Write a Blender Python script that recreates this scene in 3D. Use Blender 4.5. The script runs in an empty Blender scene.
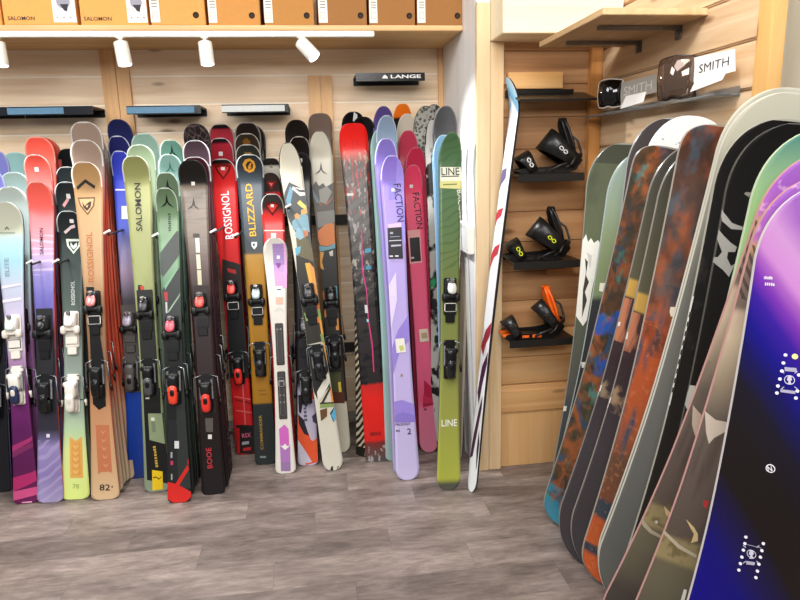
import bpy, bmesh, math, random
from mathutils import Vector, Matrix
from mathutils.geometry import tessellate_polygon
random.seed(7)
S = bpy.context.scene
COL = S.collection

# ------------------------------------------------------------------ camera
R_ = Vector((0.9906246175576551, -0.1341929340452618, -0.02559538124493493))
U_ = Vector((0.05294762109659591, 0.20442997548096603, 0.9774481748640501))
F_ = Vector((0.12593417530186501, 0.9696394389551075, -0.2096185629038218))
EYE = Vector((0, 0, 1.5)); FPX = 640.0
cam = bpy.data.cameras.new('camera'); co = bpy.data.objects.new('camera', cam); COL.objects.link(co)
cam.sensor_width = 36; cam.lens = FPX / 800 * 36; cam.clip_start = 0.05
m = Matrix.Identity(4)
for i in range(3):
    m[i][0] = R_[i]; m[i][1] = U_[i]; m[i][2] = -F_[i]; m[i][3] = EYE[i]
co.matrix_world = m
S.camera = co

# ------------------------------------------------------------------ light
S.view_settings.view_transform = 'Standard'; S.view_settings.look = 'None'
S.view_settings.gamma = 1; S.view_settings.exposure = 0.18
W = bpy.data.worlds.new('world'); S.world = W; W.use_nodes = True
bg = W.node_tree.nodes['Background']; bg.inputs[0].default_value = (1, 0.98, 0.95, 1); bg.inputs[1].default_value = 0.24

def area(name, loc, rot, sx, sy, power, col=(1, 1, 1)):
    l = bpy.data.lights.new(name, 'AREA'); l.shape = 'RECTANGLE'; l.size = sx; l.size_y = sy; l.energy = power; l.color = col
    o = bpy.data.objects.new(name, l); COL.objects.link(o); o.location = loc; o.rotation_euler = rot
    return o
area('unseen_ceiling_light', (-0.6, 0.9, 2.95), (math.radians(28), 0, 0), 1.8, 0.9, 30, (1, 0.98, 0.96))
area('unseen_ceiling_light', (0.7, 1.0, 2.95), (math.radians(24), 0, 0), 0.9, 0.9, 24, (1, 0.95, 0.88))
area('unseen_ceiling_light', (-0.6, -1.8, 2.85), (math.radians(52), 0, 0), 3.0, 0.9, 105, (1, 0.98, 0.96))

area('unseen_ceiling_light', (-2.3, 1.3, 2.9), (math.radians(30), math.radians(-35), 0), 0.9, 0.9, 30, (1, 0.99, 0.98))  # unseen lamp added on the left to brighten the white partition wall
l_ = bpy.data.lights.new('ceiling_spot', 'SPOT'); l_.energy = 60; l_.spot_size = math.radians(34); l_.spot_blend = 0.5; l_.shadow_soft_size = 0.03; l_.color = (0.86, 0.92, 1)
o_ = bpy.data.objects.new('ceiling_spot', l_); COL.objects.link(o_); o_.location = (0.25, 1.05, 2.85); o_.rotation_euler = (Vector((1.3, 2.25, 1.78)) - Vector((0.25, 1.05, 2.85))).to_track_quat('-Z', 'Y').to_euler()

# ------------------------------------------------------------------ helpers
def ray(x, y):
    d = R_ * ((x - 400) / FPX) + U_ * (-(y - 300) / FPX) + F_
    return d
def pz(x, y, z=0.0):
    d = ray(x, y); return EYE + d * ((z - EYE.z) / d.z)
def py_(x, y, Y):
    d = ray(x, y); return EYE + d * (Y / d.y)
def px_(x, y, X):
    d = ray(x, y); return EYE + d * (X / d.x)
def depth(p): return (Vector(p) - EYE).dot(F_)

def dim(h, f=.82):
    c = [lin(int(h[i:i + 2], 16)) * f for i in (1, 3, 5)]
    return '#' + ''.join('%02x' % round(255 * (12.92 * v if v <= .0031308 else 1.055 * v ** (1 / 2.4) - .055)) for v in c)
def lin(c):
    c = c / 255
    return c / 12.92 if c <= 0.04045 else ((c + 0.055) / 1.055) ** 2.4
def hexc(h):
    h = h.lstrip('#')
    return tuple(lin(int(h[i:i + 2], 16)) for i in (0, 2, 4)) + (1,)

MC = {}
def mat(h, rough=0.5, metal=0.0, spec=0.35, emit=0, coat=0, trans=0, alpha=1):
    k = (h, rough, metal, spec, emit, coat, trans, alpha)
    if k in MC: return MC[k]
    mm = bpy.data.materials.new('paint_' + h.strip('#')); mm.use_nodes = True
    nt = mm.node_tree; b = nt.nodes['Principled BSDF']
    b.inputs['Roughness'].default_value = rough; b.inputs['Metallic'].default_value = metal
    b.inputs['Specular IOR Level'].default_value = spec
    b.inputs['Coat Weight'].default_value = coat; b.inputs['Transmission Weight'].default_value = trans
    b.inputs['Alpha'].default_value = alpha
    if emit:
        b.inputs['Base Color'].default_value = hexc(h)
        b.inputs['Emission Color'].default_value = hexc(h); b.inputs['Emission Strength'].default_value = emit
    else:
        n = nt.nodes.new('ShaderNodeTexNoise'); n.inputs['Scale'].default_value = 60
        tc = nt.nodes.new('ShaderNodeTexCoord'); nt.links.new(tc.outputs['Object'], n.inputs['Vector'])
        mr = nt.nodes.new('ShaderNodeMapRange'); mr.inputs[3].default_value = 0.93; mr.inputs[4].default_value = 1.07
        nt.links.new(n.outputs['Fac'], mr.inputs[0])
        mx = nt.nodes.new('ShaderNodeVectorMath'); mx.operation = 'SCALE'; mx.inputs[0].default_value = hexc(h)[:3]
        nt.links.new(mr.outputs[0], mx.inputs['Scale']); nt.links.new(mx.outputs[0], b.inputs['Base Color'])
    MC[k] = mm
    return mm

def wood(name, base, dark, axis='x', rough=0.55, grain=1.0, knots=True, plank=None, tint=0.12, off=0.0):
    """pine-like wood, grain runs along axis; plank = board pitch in z for a per-board tint"""
    mm = bpy.data.materials.new(name); mm.use_nodes = True; nt = mm.node_tree; N = nt.nodes.new; Lk = nt.links.new
    b = nt.nodes['Principled BSDF']; b.inputs['Roughness'].default_value = rough
    geo = N('ShaderNodeNewGeometry')
    mp = N('ShaderNodeMapping'); mp.vector_type = 'POINT'
    sc = {'x': (1.3, 22, 22), 'y': (22, 1.3, 22), 'z': (22, 22, 1.3)}[axis]
    mp.inputs['Scale'].default_value = sc
    add = N('ShaderNodeVectorMath'); add.operation = 'ADD'
    Lk(geo.outputs['Position'], add.inputs[0]); Lk(add.outputs[0], mp.inputs['Vector'])
    sep = N('ShaderNodeSeparateXYZ'); Lk(geo.outputs['Position'], sep.inputs[0])
    if plank:
        a1 = N('ShaderNodeMath'); a1.operation = 'ADD'; a1.inputs[1].default_value = off; Lk(sep.outputs['Z'], a1.inputs[0])
        dv = N('ShaderNodeMath'); dv.operation = 'DIVIDE'; dv.inputs[1].default_value = plank; Lk(a1.outputs[0], dv.inputs[0])
        fl = N('ShaderNodeMath'); fl.operation = 'FLOOR'; Lk(dv.outputs[0], fl.inputs[0])
        wn = N('ShaderNodeTexWhiteNoise'); wn.noise_dimensions = '1D'; Lk(fl.outputs[0], wn.inputs['W'])
        vm = N('ShaderNodeVectorMath'); vm.operation = 'SCALE'; vm.inputs['Scale'].default_value = 7
        Lk(wn.outputs['Color'], vm.inputs[0]); Lk(vm.outputs[0], add.inputs[1])
        tintv = wn.outputs['Value']
    n1 = N('ShaderNodeTexNoise'); n1.inputs['Scale'].default_value = 1.0; n1.inputs['Detail'].default_value = 6; n1.inputs['Distortion'].default_value = 0.6
    Lk(mp.outputs[0], n1.inputs['Vector'])
    cr = N('ShaderNodeValToRGB'); cr.color_ramp.elements[0].position = 0.3; cr.color_ramp.elements[1].position = 0.68
    cr.color_ramp.elements[0].color = hexc(dark); cr.color_ramp.elements[1].color = hexc(base)
    Lk(n1.outputs['Fac'], cr.inputs[0])
    out = cr.outputs[0]
    if knots:
        mp2 = N('ShaderNodeMapping'); s2 = {'x': (2.2, 7, 7), 'y': (7, 2.2, 7), 'z': (7, 7, 2.2)}[axis]
        mp2.inputs['Scale'].default_value = s2; Lk(add.outputs[0], mp2.inputs[0])
        vo = N('ShaderNodeTexVoronoi'); vo.inputs['Scale'].default_value = 1.0; Lk(mp2.outputs[0], vo.inputs['Vector'])
        k = N('ShaderNodeValToRGB'); k.color_ramp.elements[0].position = 0.06; k.color_ramp.elements[1].position = 0.12
        k.color_ramp.elements[0].color = (0.75, 0.75, 0.75, 1); k.color_ramp.elements[1].color = (0, 0, 0, 1)
        Lk(vo.outputs['Distance'], k.inputs[0])
        mx = N('ShaderNodeMix'); mx.data_type = 'RGBA'; Lk(k.outputs[0], mx.inputs[0]); Lk(out, mx.inputs[6]); mx.inputs[7].default_value = hexc('#6b3f1e')
        out = mx.outputs[2]
    if plank:
        mr = N('ShaderNodeMapRange'); mr.inputs[3].default_value = 1 - tint; mr.inputs[4].default_value = 1 + tint; Lk(tintv, mr.inputs[0])
        sv = N('ShaderNodeVectorMath'); sv.operation = 'SCALE'; Lk(out, sv.inputs[0]); Lk(mr.outputs[0], sv.inputs['Scale']); out = sv.outputs[0]
    Lk(out, b.inputs['Base Color'])
    bp = N('ShaderNodeBump'); bp.inputs['Strength'].default_value = 0.08 * grain; Lk(n1.outputs['Fac'], bp.inputs['Height']); Lk(bp.outputs[0], b.inputs['Normal'])
    return mm

def link(name, me, mats, parent=None, smooth=False):
    o = bpy.data.objects.new(name, me); COL.objects.link(o)
    for x in (mats if isinstance(mats, (list, tuple)) else [mats]): me.materials.append(x)
    if parent: o.parent = parent
    if smooth:
        for p in me.polygons: p.use_smooth = True
    return o
def bmo(name, bm, mats, parent=None, smooth=False):
    me = bpy.data.meshes.new(name); bmesh.ops.recalc_face_normals(bm, faces=bm.faces); bm.to_mesh(me); bm.free()
    return link(name, me, mats, parent, smooth)
def tag(o, label, cat, group=None, kind=None):
    if kind:
        o['kind'] = kind
    if label: o['label'] = label
    if cat: o['category'] = cat
    if group: o['group'] = group
    return o
def structure(o): o['kind'] = 'structure'; return o
def empty(name, mw):
    o = bpy.data.objects.new(name, None); COL.objects.link(o); o.matrix_world = mw; o.empty_display_size = 0.05
    return o

def bbox(bm, x0, x1, y0, y1, z0, z1, bev=0.0, mi=0, M=None):
    r = bmesh.ops.create_cube(bm, size=1)
    vs = r['verts']
    for v in vs:
        v.co = Vector(((x0 + x1) / 2 + v.co.x * (x1 - x0), (y0 + y1) / 2 + v.co.y * (y1 - y0), (z0 + z1) / 2 + v.co.z * (z1 - z0)))
    fs = list({f for v in vs for f in v.link_faces})
    if bev > 0:
        es = list({e for v in vs for e in v.link_edges})
        rr = bmesh.ops.bevel(bm, geom=es, offset=bev, segments=2, affect='EDGES', clamp_overlap=True)
        fs = [f for f in rr['faces']] + [f for f in fs if f.is_valid]
        vs = list({v for f in fs for v in f.verts})
    for f in fs:
        if f.is_valid: f.material_index = mi
    if M is not None:
        for v in vs: v.co = M @ v.co
    return vs
def taper(bm, x0, x1, y0, y1, z0, z1, tx=1, ty=1, dx=0, dy=0, bev=0.0, mi=0, M=None):
    """box whose top (z1) is scaled tx,ty and shifted dx,dy"""
    r = bmesh.ops.create_cube(bm, size=1); vs = r['verts']
    for v in vs:
        top = v.co.z > 0
        sx, sy = (tx, ty) if top else (1, 1)
        v.co = Vector(((x0 + x1) / 2 + v.co.x * (x1 - x0) * sx + (dx if top else 0), (y0 + y1) / 2 + v.co.y * (y1 - y0) * sy + (dy if top else 0), z1 if top else z0))
    fs = list({f for v in vs for f in v.link_faces})
    if bev > 0:
        es = list({e for v in vs for e in v.link_edges})
        rr = bmesh.ops.bevel(bm, geom=es, offset=bev, segments=2, affect='EDGES', clamp_overlap=True)
        fs = [f for f in rr['faces']] + [f for f in fs if f.is_valid]
        vs = list({v for f in fs for v in f.verts})
    for f in fs:
        if f.is_valid: f.material_index = mi
    if M is not None:
        for v in vs: v.co = M @ v.co
    return vs
def tube(bm, pts, r, seg=8, mi=0, closed=False, ry=None):
    pts = [Vector(p) for p in pts]; n = len(pts); rings = []
    prevn = None
    for i, p in enumerate(pts):
        if closed: d = pts[(i + 1) % n] - pts[i - 1]
        else: d = (pts[min(i + 1, n - 1)] - pts[max(i - 1, 0)])
        d.normalize()
        if prevn is None:
            a = Vector((0, 0, 1)) if abs(d.z) < 0.9 else Vector((1, 0, 0))
            nn = d.cross(a).normalized()
        else:
            nn = (prevn - d * prevn.dot(d)).normalized()
        prevn = nn; bb = d.cross(nn)
        rr = r[i] if isinstance(r, (list, tuple)) else r
        r2 = rr if ry is None else ry
        rings.append([bm.verts.new(p + nn * (math.cos(2 * math.pi * k / seg) * rr) + bb * (math.sin(2 * math.pi * k / seg) * r2)) for k in range(seg)])
    m_ = n if closed else n - 1
    for i in range(m_):
        A, B = rings[i], rings[(i + 1) % n]
        for k in range(seg):
            f = bm.faces.new((A[k], A[(k + 1) % seg], B[(k + 1) % seg], B[k])); f.material_index = mi
    if not closed:
        f = bm.faces.new(rings[0]); f.material_index = mi
        f = bm.faces.new(rings[-1]); f.material_index = mi
def cyl(bm, p0, p1, r, seg=20, mi=0, r1=None):
    tube(bm, [p0, p1], [r, r if r1 is None else r1], seg, mi)
def prism(bm, poly, d, mi=0):
    """poly: list of 3D points, extruded by vector d"""
    d = Vector(d); a = [bm.verts.new(Vector(p)) for p in poly]; b = [bm.verts.new(Vector(p) + d) for p in poly]
    fs = [bm.faces.new(a), bm.faces.new(list(reversed(b)))]
    n = len(a)
    for i in range(n): fs.append(bm.faces.new((a[i], b[i], b[(i + 1) % n], a[(i + 1) % n])))
    for f in fs: f.material_index = mi
def bx(name, x0, x1, y0, y1, z0, z1, m_, bev=0.002, parent=None):
    bm = bmesh.new(); bbox(bm, x0, x1, y0, y1, z0, z1, bev); return bmo(name, bm, m_, parent)

_tc = {}
def text_tris(s, bold=0.02):
    k = (s, bold)
    if k in _tc: return _tc[k]
    c = bpy.data.curves.new('t', 'FONT'); c.body = s; c.size = 1; c.offset = bold; c.resolution_u = 2
    o = bpy.data.objects.new('t', c); COL.objects.link(o)
    bpy.context.view_layer.update()
    me = bpy.data.meshes.new_from_object(o)
    V = [v.co.copy() for v in me.vertices]; P = [tuple(p.vertices) for p in me.polygons]
    bpy.data.objects.remove(o); bpy.data.curves.remove(c); bpy.data.meshes.remove(me)
    xs = [v.x for v in V]; ys = [v.y for v in V]
    x0, x1, y0, y1 = min(xs), max(xs), min(ys), max(ys)
    V = [((v.x - x0) / (x1 - x0), (v.y - y0) / max(1e-6, y1 - y0)) for v in V]
    _tc[k] = (V, P); return V, P
def flat_text(name, s, origin, right, up, color, parent=None, lift=0.0012, bold=0.02):
    """text filling the parallelogram origin + right*u + up*v"""
    V, P = text_tris(s, bold); o_, r, u = Vector(origin), Vector(right), Vector(up)
    n = r.cross(u).normalized() * lift
    me = bpy.data.meshes.new(name); me.from_pydata([tuple(o_ + r * a + u * b + n) for a, b in V], [], P)
    return link(name, me, mat(color, 0.5), parent)

# ------------------------------------------------------------------ board / ski builder
def clip_poly(P, s0, s1):
    def cut(P, f):
        out = []
        for i in range(len(P)):
            a, b = P[i], P[(i + 1) % len(P)]; fa, fb = f(a), f(b)
            if fa >= 0: out.append(a)
            if (fa > 0 and fb < 0) or (fa < 0 and fb > 0):
                t = fa / (fa - fb); out.append((a[0] + (b[0] - a[0]) * t, a[1] + (b[1] - a[1]) * t))
        return out
    P = cut(P, lambda p: p[1] - s0)
    return cut(P, lambda p: s1 - p[1]) if P else P

def inkc(h, f=.80):
    c = hexc(h); return (c[0] * f, c[1] * f, c[2] * f, 1)
def top_material(stops, k=0.0, wob=0.0, wscale=(3, 3), rim=None, rimw=0.9, over=(), rough=0.28, interp='LINEAR', tiprim=0.006, L=1.6, rimv=0.93):
    """procedural topsheet: colour ramp along the length (v) with a slant k and noise wobble; overlays of noise / wave / cells"""
    mm = bpy.data.materials.new('topsheet'); mm.use_nodes = True; nt = mm.node_tree; N = nt.nodes.new; Lk = nt.links.new
    b = nt.nodes['Principled BSDF']; b.inputs['Roughness'].default_value = rough; b.inputs['Specular IOR Level'].default_value = 0.35
    b.inputs['Coat Weight'].default_value = 0.08; b.inputs['Coat Roughness'].default_value = 0.12
    uv = N('ShaderNodeUVMap'); uv.uv_map = 'UVMap'; sp = N('ShaderNodeSeparateXYZ'); Lk(uv.outputs[0], sp.inputs[0])
    tc = N('ShaderNodeTexCoord')
    def math_(op, a, b_=None, c=None):
        n = N('ShaderNodeMath'); n.operation = op
        for i, x in enumerate((a, b_, c)):
            if x is None: continue
            if isinstance(x, (int, float)): n.inputs[i].default_value = x
            else: Lk(x, n.inputs[i])
        return n.outputs[0]
    def nz(sx, sz, detail=3, dist=0.0, seed=0):
        mp = N('ShaderNodeMapping'); mp.inputs['Scale'].default_value = (sx, 1, sz); mp.inputs['Location'].default_value = (seed, seed * 1.7, seed * 0.6)
        Lk(tc.outputs['Object'], mp.inputs[0])
        n = N('ShaderNodeTexNoise'); n.inputs['Scale'].default_value = 1; n.inputs['Detail'].default_value = detail; n.inputs['Distortion'].default_value = dist
        Lk(mp.outputs[0], n.inputs['Vector']); return n.outputs['Fac']
    v = sp.outputs['Y']
    if k:
        uu = math_('MULTIPLY', math_('SUBTRACT', sp.outputs['X'], 0.5), k); v = math_('ADD', v, uu)
    if wob: v = math_('ADD', v, math_('MULTIPLY', math_('SUBTRACT', nz(wscale[0], wscale[1]), 0.5), wob))
    cr = N('ShaderNodeValToRGB'); cr.color_ramp.interpolation = interp; el = cr.color_ramp.elements
    st = sorted(stops)[:32]
    el[0].position = max(0, st[0][0]); el[0].color = inkc(st[0][1])
    el[1].position = min(1, st[-1][0]) if len(st) > 1 else 1; el[1].color = inkc(st[-1][1])
    for p, c in st[1:-1]:
        e = el.new(min(1, max(0, p))); e.color = inkc(c)
    Lk(v, cr.inputs[0]); out = cr.outputs[0]
    for i, o in enumerate(over):
        t = o.get('t', 'noise'); sx, sz = o.get('s', (10, 10))
        if t == 'noise': f = nz(sx, sz, o.get('d', 3), o.get('dist', 0), o.get('seed', i + 1))
        else:
            mp = N('ShaderNodeMapping'); mp.inputs['Scale'].default_value = (sx, 1, sz); mp.inputs['Rotation'].default_value = (0, o.get('rot', 0), 0)
            Lk(tc.outputs['Object'], mp.inputs[0])
            if t == 'wave':
                n = N('ShaderNodeTexWave'); n.bands_direction = 'Z'; n.inputs['Scale'].default_value = 1; n.inputs['Distortion'].default_value = o.get('dist', 2); n.inputs['Detail'].default_value = 1
                Lk(mp.outputs[0], n.inputs['Vector']); f = n.outputs['Fac']
            else:
                n = N('ShaderNodeTexVoronoi'); n.inputs['Scale'].default_value = 1; n.feature = 'DISTANCE_TO_EDGE' if t == 'edge' else 'F1'
                Lk(mp.outputs[0], n.inputs['Vector']); f = n.outputs['Distance']
        w = o.get('w', 0.03)
        mr = N('ShaderNodeMapRange'); mr.inputs[1].default_value = o['th'] - w; mr.inputs[2].default_value = o['th'] + w
        if o.get('inv'): mr.inputs[3].default_value = 1; mr.inputs[4].default_value = 0
        Lk(f, mr.inputs[0]); mk = mr.outputs[0]
        v0, v1 = o.get('v', (0, 1))
        if v0 > 0: mk = math_('MULTIPLY', mk, math_('GREATER_THAN', sp.outputs['Y'], v0))
        if v1 < 1: mk = math_('MULTIPLY', mk, math_('LESS_THAN', sp.outputs['Y'], v1))
        mk = math_('MULTIPLY', mk, o.get('a', 1.0))
        mx = N('ShaderNodeMix'); mx.data_type = 'RGBA'; Lk(mk, mx.inputs[0]); Lk(out, mx.inputs[6]); mx.inputs[7].default_value = inkc(o['c']); out = mx.outputs[2]
    if rim:
        au = math_('ABSOLUTE', math_('SUBTRACT', sp.outputs['X'], 0.5))
        mk = math_('MAXIMUM', math_('MULTIPLY', math_('GREATER_THAN', au, rimw / 2), math_('GREATER_THAN', sp.outputs['Y'], rimv)), math_('GREATER_THAN', sp.outputs['Y'], 1 - tiprim / L))
        mx = N('ShaderNodeMix'); mx.data_type = 'RGBA'; Lk(mk, mx.inputs[0]); Lk(out, mx.inputs[6]); mx.inputs[7].default_value = inkc(rim); out = mx.outputs[2]
    Lk(out, b.inputs['Base Color'])
    return mm

class Plank:
    """a ski or a snowboard standing on its tail. Local x = across, y = away from its top face, z = along."""
    def __init__(s, tail, tip, yaw, wt, ww, wl, th, rise, lt, ll, pt=2.2, pl=4.0, tailrise=0.0, camber=0.0):
        T, A = Vector(tail), Vector(tip); a = (A - T); s.L = a.length; a.normalize()
        w = Vector((math.cos(yaw), -math.sin(yaw), 0)); w = (w - a * w.dot(a)).normalized(); n = w.cross(a)
        # swing the flat part back so the upturned tip still ends at A
        A2 = A - n * rise; a = (A2 - T); s.L = a.length; a.normalize(); w = (w - a * w.dot(a)).normalized(); n = w.cross(a)
        s.T, s.a, s.w, s.n = T, a, w, n
        s.p = (wt / 2, ww / 2, wl / 2, lt, ll, pt, pl); s.th = th; s.rise = rise; s.tailrise = tailrise; s.camber = camber
        M = Matrix.Identity(4)
        for i in range(3): M[i][0] = w[i]; M[i][1] = -n[i]; M[i][2] = a[i]; M[i][3] = T[i]
        s.M = M
    def hw(s, q):
        wt, ww, wl, lt, ll, pt, pl = s.p; L = s.L
        qt, ql, qm = L - lt, ll, L * 0.46
        if q > qm: h = ww + (wt - ww) * min(1, (q - qm) / (qt - qm)) ** 1.7
        else: h = ww + (wl - ww) * min(1, (qm - q) / (qm - ql)) ** 1.7
        if q > qt: h *= max(0.0, 1 - min(1, (q - qt) / lt) ** pt) ** (1 / pt)
        if q < ql: h *= max(0.0, 1 - min(1, (ql - q) / ll) ** pl) ** (1 / pl)
        return h
    def h(s, q):
        L = s.L; z = 0
        lt = max(s.p[3], 0.12) * 1.25
        if q > L - lt: z += s.rise * ((q - (L - lt)) / lt) ** 2
        lb = max(s.p[4], 0.1)
        if s.tailrise and q < lb: z += s.tailrise * ((lb - q) / lb) ** 2
        if s.camber: z -= s.camber * math.sin(math.pi * min(1, max(0, q / L)))
        return z
    def P(s, u, q, lift=0.0):
        return Vector((u, -(s.h(q) + s.th / 2 + lift), q))
    def uq(s, x, y, lift=0.0):
        d = ray(x, y); o = s.T + s.n * (s.th / 2 + lift)
        t = (o - EYE).dot(s.n) / d.dot(s.n); p = EYE + d * t - o
        u, q = p.dot(s.w), p.dot(s.a)
        return u, q
    def v(s, x, y): return min(1, max(0, s.uq(x, y)[1] / s.L))
    def mesh(s, name, mats, parent, nU=8):
        L = s.L; lt, ll = s.p[3], s.p[4]; Q = []
        n = 14
        for i in range(n): Q.append(ll * (1 - math.cos(math.pi / 2 * i / n)))
        qa = L - max(lt, .12) * 1.25 - .02; k = 30
        for i in range(k): Q.append(ll + (qa - ll) * i / k)
        k = max(4, int((L - lt - qa) / .009))
        for i in range(k + 1): Q.append(qa + (L - lt - qa) * i / k)
        for i in range(1, n + 1): Q.append(L - lt + lt * math.sin(math.pi / 2 * i / n))
        Q[0] = 0.0006; Q[-1] = L - 0.0006
        bm = bmesh.new(); uvl = bm.loops.layers.uv.new('UVMap'); top, bot = [], []; info = {}
        for q in Q:
            h = s.hw(q); th = s.th * (0.55 + 0.45 * math.sin(math.pi * q / L))
            rt, rb = [], []
            for j in range(nU + 1):
                t = -1 + 2 * j / nU
                vt = bm.verts.new(Vector((t * h, -(s.h(q) + th / 2 + 0.0), q))); vb = bm.verts.new(Vector((t * h, -(s.h(q) - th / 2), q)))
                info[vt] = info[vb] = ((t + 1) / 2, q / L); rt.append(vt); rb.append(vb)
            top.append(rt); bot.append(rb)
        def face(vs, mi):
            f = bm.faces.new(vs); f.material_index = mi; f.smooth = mi != 1
            for l in f.loops: l[uvl].uv = info[l.vert]
        for i in range(len(Q) - 1):
            for j in range(nU):
                face((top[i][j], top[i][j + 1], top[i + 1][j + 1], top[i + 1][j]), 0)
                face((bot[i][j], bot[i + 1][j], bot[i + 1][j + 1], bot[i][j + 1]), 2)
            face((top[i][0], top[i + 1][0], bot[i + 1][0], bot[i][0]), 1)
            face((top[i][nU], bot[i][nU], bot[i + 1][nU], top[i + 1][nU]), 1)
        for j in range(nU):
            face((top[0][j], bot[0][j], bot[0][j + 1], top[0][j + 1]), 1)
            face((top[-1][j], top[-1][j + 1], bot[-1][j + 1], bot[-1][j]), 1)
        me = bpy.data.meshes.new(name); bm.to_mesh(me); bm.free()
        return link(name, me, mats, parent)
    def thk(s, q): return s.th * (0.55 + 0.45 * math.sin(math.pi * min(1, max(0, q / s.L))))
    def S(s, u, q, lift):
        h = s.hw(q) * 0.985; u = max(-h, min(h, u))
        return Vector((u, -(s.h(q) + s.thk(q) / 2 + lift), q))
    def graphic(s, name, items, parent, lift=0.0006, rough=0.35):
        """items: (colour, outline in photo coordinates) laid on the top sheet and cut to its outline; prints far apart become parts of their own"""
        L_ = []
        for k, it in enumerate(items):
            U = [s.uq(*p) for p in it[1]]; U = [(u, max(0.001, min(s.L - 0.001, q))) for u, q in U]
            L_.append((k, it[0], U, min(u for u, q in U), max(u for u, q in U), min(q for u, q in U), max(q for u, q in U)))
        groups = [[x] for x in L_]
        def near(A, B):
            for a in A:
                for b in B:
                    sz = max(a[4] - a[3], a[6] - a[5], b[4] - b[3], b[6] - b[5]) * .5
                    gq = max(0, a[5] - b[6], b[5] - a[6]); gu = max(0, a[3] - b[4], b[3] - a[4])
                    if math.hypot(gq, gu) < max(.015, .8 * sz): return True
            return False
        ch = True
        while ch:
            ch = False
            for i in range(len(groups)):
                for j in range(i + 1, len(groups)):
                    if near(groups[i], groups[j]): groups[i] += groups.pop(j); ch = True; break
                if ch: break
        for g in groups: s._graphic(name, sorted(g, key=lambda x: x[0]), parent, lift, rough)
    def _graphic(s, name, g, parent, lift, rough):
        V, Fc, MI, mats = [], [], [], []
        for k, c, U, *_r in g:
            m_ = mat(dim(c), rough)
            if m_ not in mats: mats.append(m_)
            mi = mats.index(m_); st = 0.02; l = lift + 0.00012 * k
            for tri in tessellate_polygon([[Vector((u, q, 0)) for u, q in U]]):
                T3 = [U[i] for i in tri]; q0 = min(q for u, q in T3); q1 = max(q for u, q in T3); a = q0
                while a < q1 - 1e-6:
                    b = min(q1, (math.floor(a / st + 1e-6) + 1) * st)
                    C = clip_poly(T3, a, b)
                    if len(C) >= 3:
                        i0 = len(V); P3 = [s.S(u, q, l) for u, q in C]
                        nn = (P3[1] - P3[0]).cross(P3[2] - P3[0])
                        if nn.y > 0: P3.reverse()
                        V += [tuple(p) for p in P3]; Fc.append(tuple(range(i0, i0 + len(C)))); MI.append(mi)
                    a = b
        if not Fc: return
        me = bpy.data.meshes.new(name); me.from_pydata(V, [], Fc)
        o = link(name, me, mats, parent)
        for p, i in zip(me.polygons, MI): p.material_index = i
        bm = bmesh.new(); bm.from_mesh(me); bmesh.ops.remove_doubles(bm, verts=bm.verts, dist=2e-5); bm.to_mesh(me); bm.free()
        return o
    def text(s, str_, p0, p1, hpx, color, parent, name='lettering', lift=0.0022, bold=0.02):
        """baseline runs from photo point p0 to p1, letters hpx pixels tall"""
        a, b = Vector(s.uq(*p0)), Vector(s.uq(*p1)); d = b - a; ln = d.length; d.normalize(); up = Vector((-d.y, d.x))
        mid = s.T + s.a * ((a.y + b.y) / 2); h = hpx * depth(mid) / FPX
        V, P = text_tris(str_, bold)
        pts = []
        for x, y in V:
            c = a + d * (x * ln) + up * (y * h); pts.append(tuple(s.S(c.x, max(0.001, min(s.L - 0.001, c.y)), lift)))
        me = bpy.data.meshes.new(name); me.from_pydata(pts, [], P)
        return link(name, me, mat(dim(color, .88), 0.45), parent)

def marks(pl, p0, p1, h, color, parent, n=8):
    """a line of small illegible print"""
    a, b = Vector(p0), Vector(p1); d = (b - a); L = d.length; d.normalize(); up = Vector((d.y, -d.x)); it = []; x = 0; rr = random.Random(int(L * 97 + p0[0]))
    while x < L - .5:
        w = L / n * rr.uniform(.55, .8); q = a + d * x; k = h * rr.choice((1, 1, .8)); it.append((color, [tuple(q), tuple(q + d * w), tuple(q + d * w + up * k), tuple(q + up * k)])); x += L / n
    pl.graphic('small_print', it, parent, .0014)

def lb(bm, u0, u1, h0, h1, q0, q1, pl, bev=0.003, mi=0, tu=1, tq=1, dq=0):
    """box in plank coordinates: across u, height h above the top sheet, along q; the outer face scaled tu, tq and moved dq"""
    r = bmesh.ops.create_cube(bm, size=1); vs = r['verts']
    for v in vs:
        out = v.co.y < 0
        su, sq, dd = (tu, tq, dq) if out else (1, 1, 0)
        hh = h1 if out else h0
        v.co = Vector(((u0 + u1) / 2 + v.co.x * (u1 - u0) * su, -(pl.th / 2 + hh), (q0 + q1) / 2 + v.co.z * (q1 - q0) * sq + dd))
    if bev:
        es = list({e for v in vs for e in v.link_edges})
        fs0 = list({f for v in vs for f in v.link_faces})
        rr = bmesh.ops.bevel(bm, geom=es, offset=bev, segments=2, affect='EDGES', clamp_overlap=True)
        fs = rr['faces'] + [f for f in fs0 if f.is_valid]
    else: fs = list({f for v in vs for f in v.link_faces})
    for f in fs:
        if f.is_valid: f.material_index = mi

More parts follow.
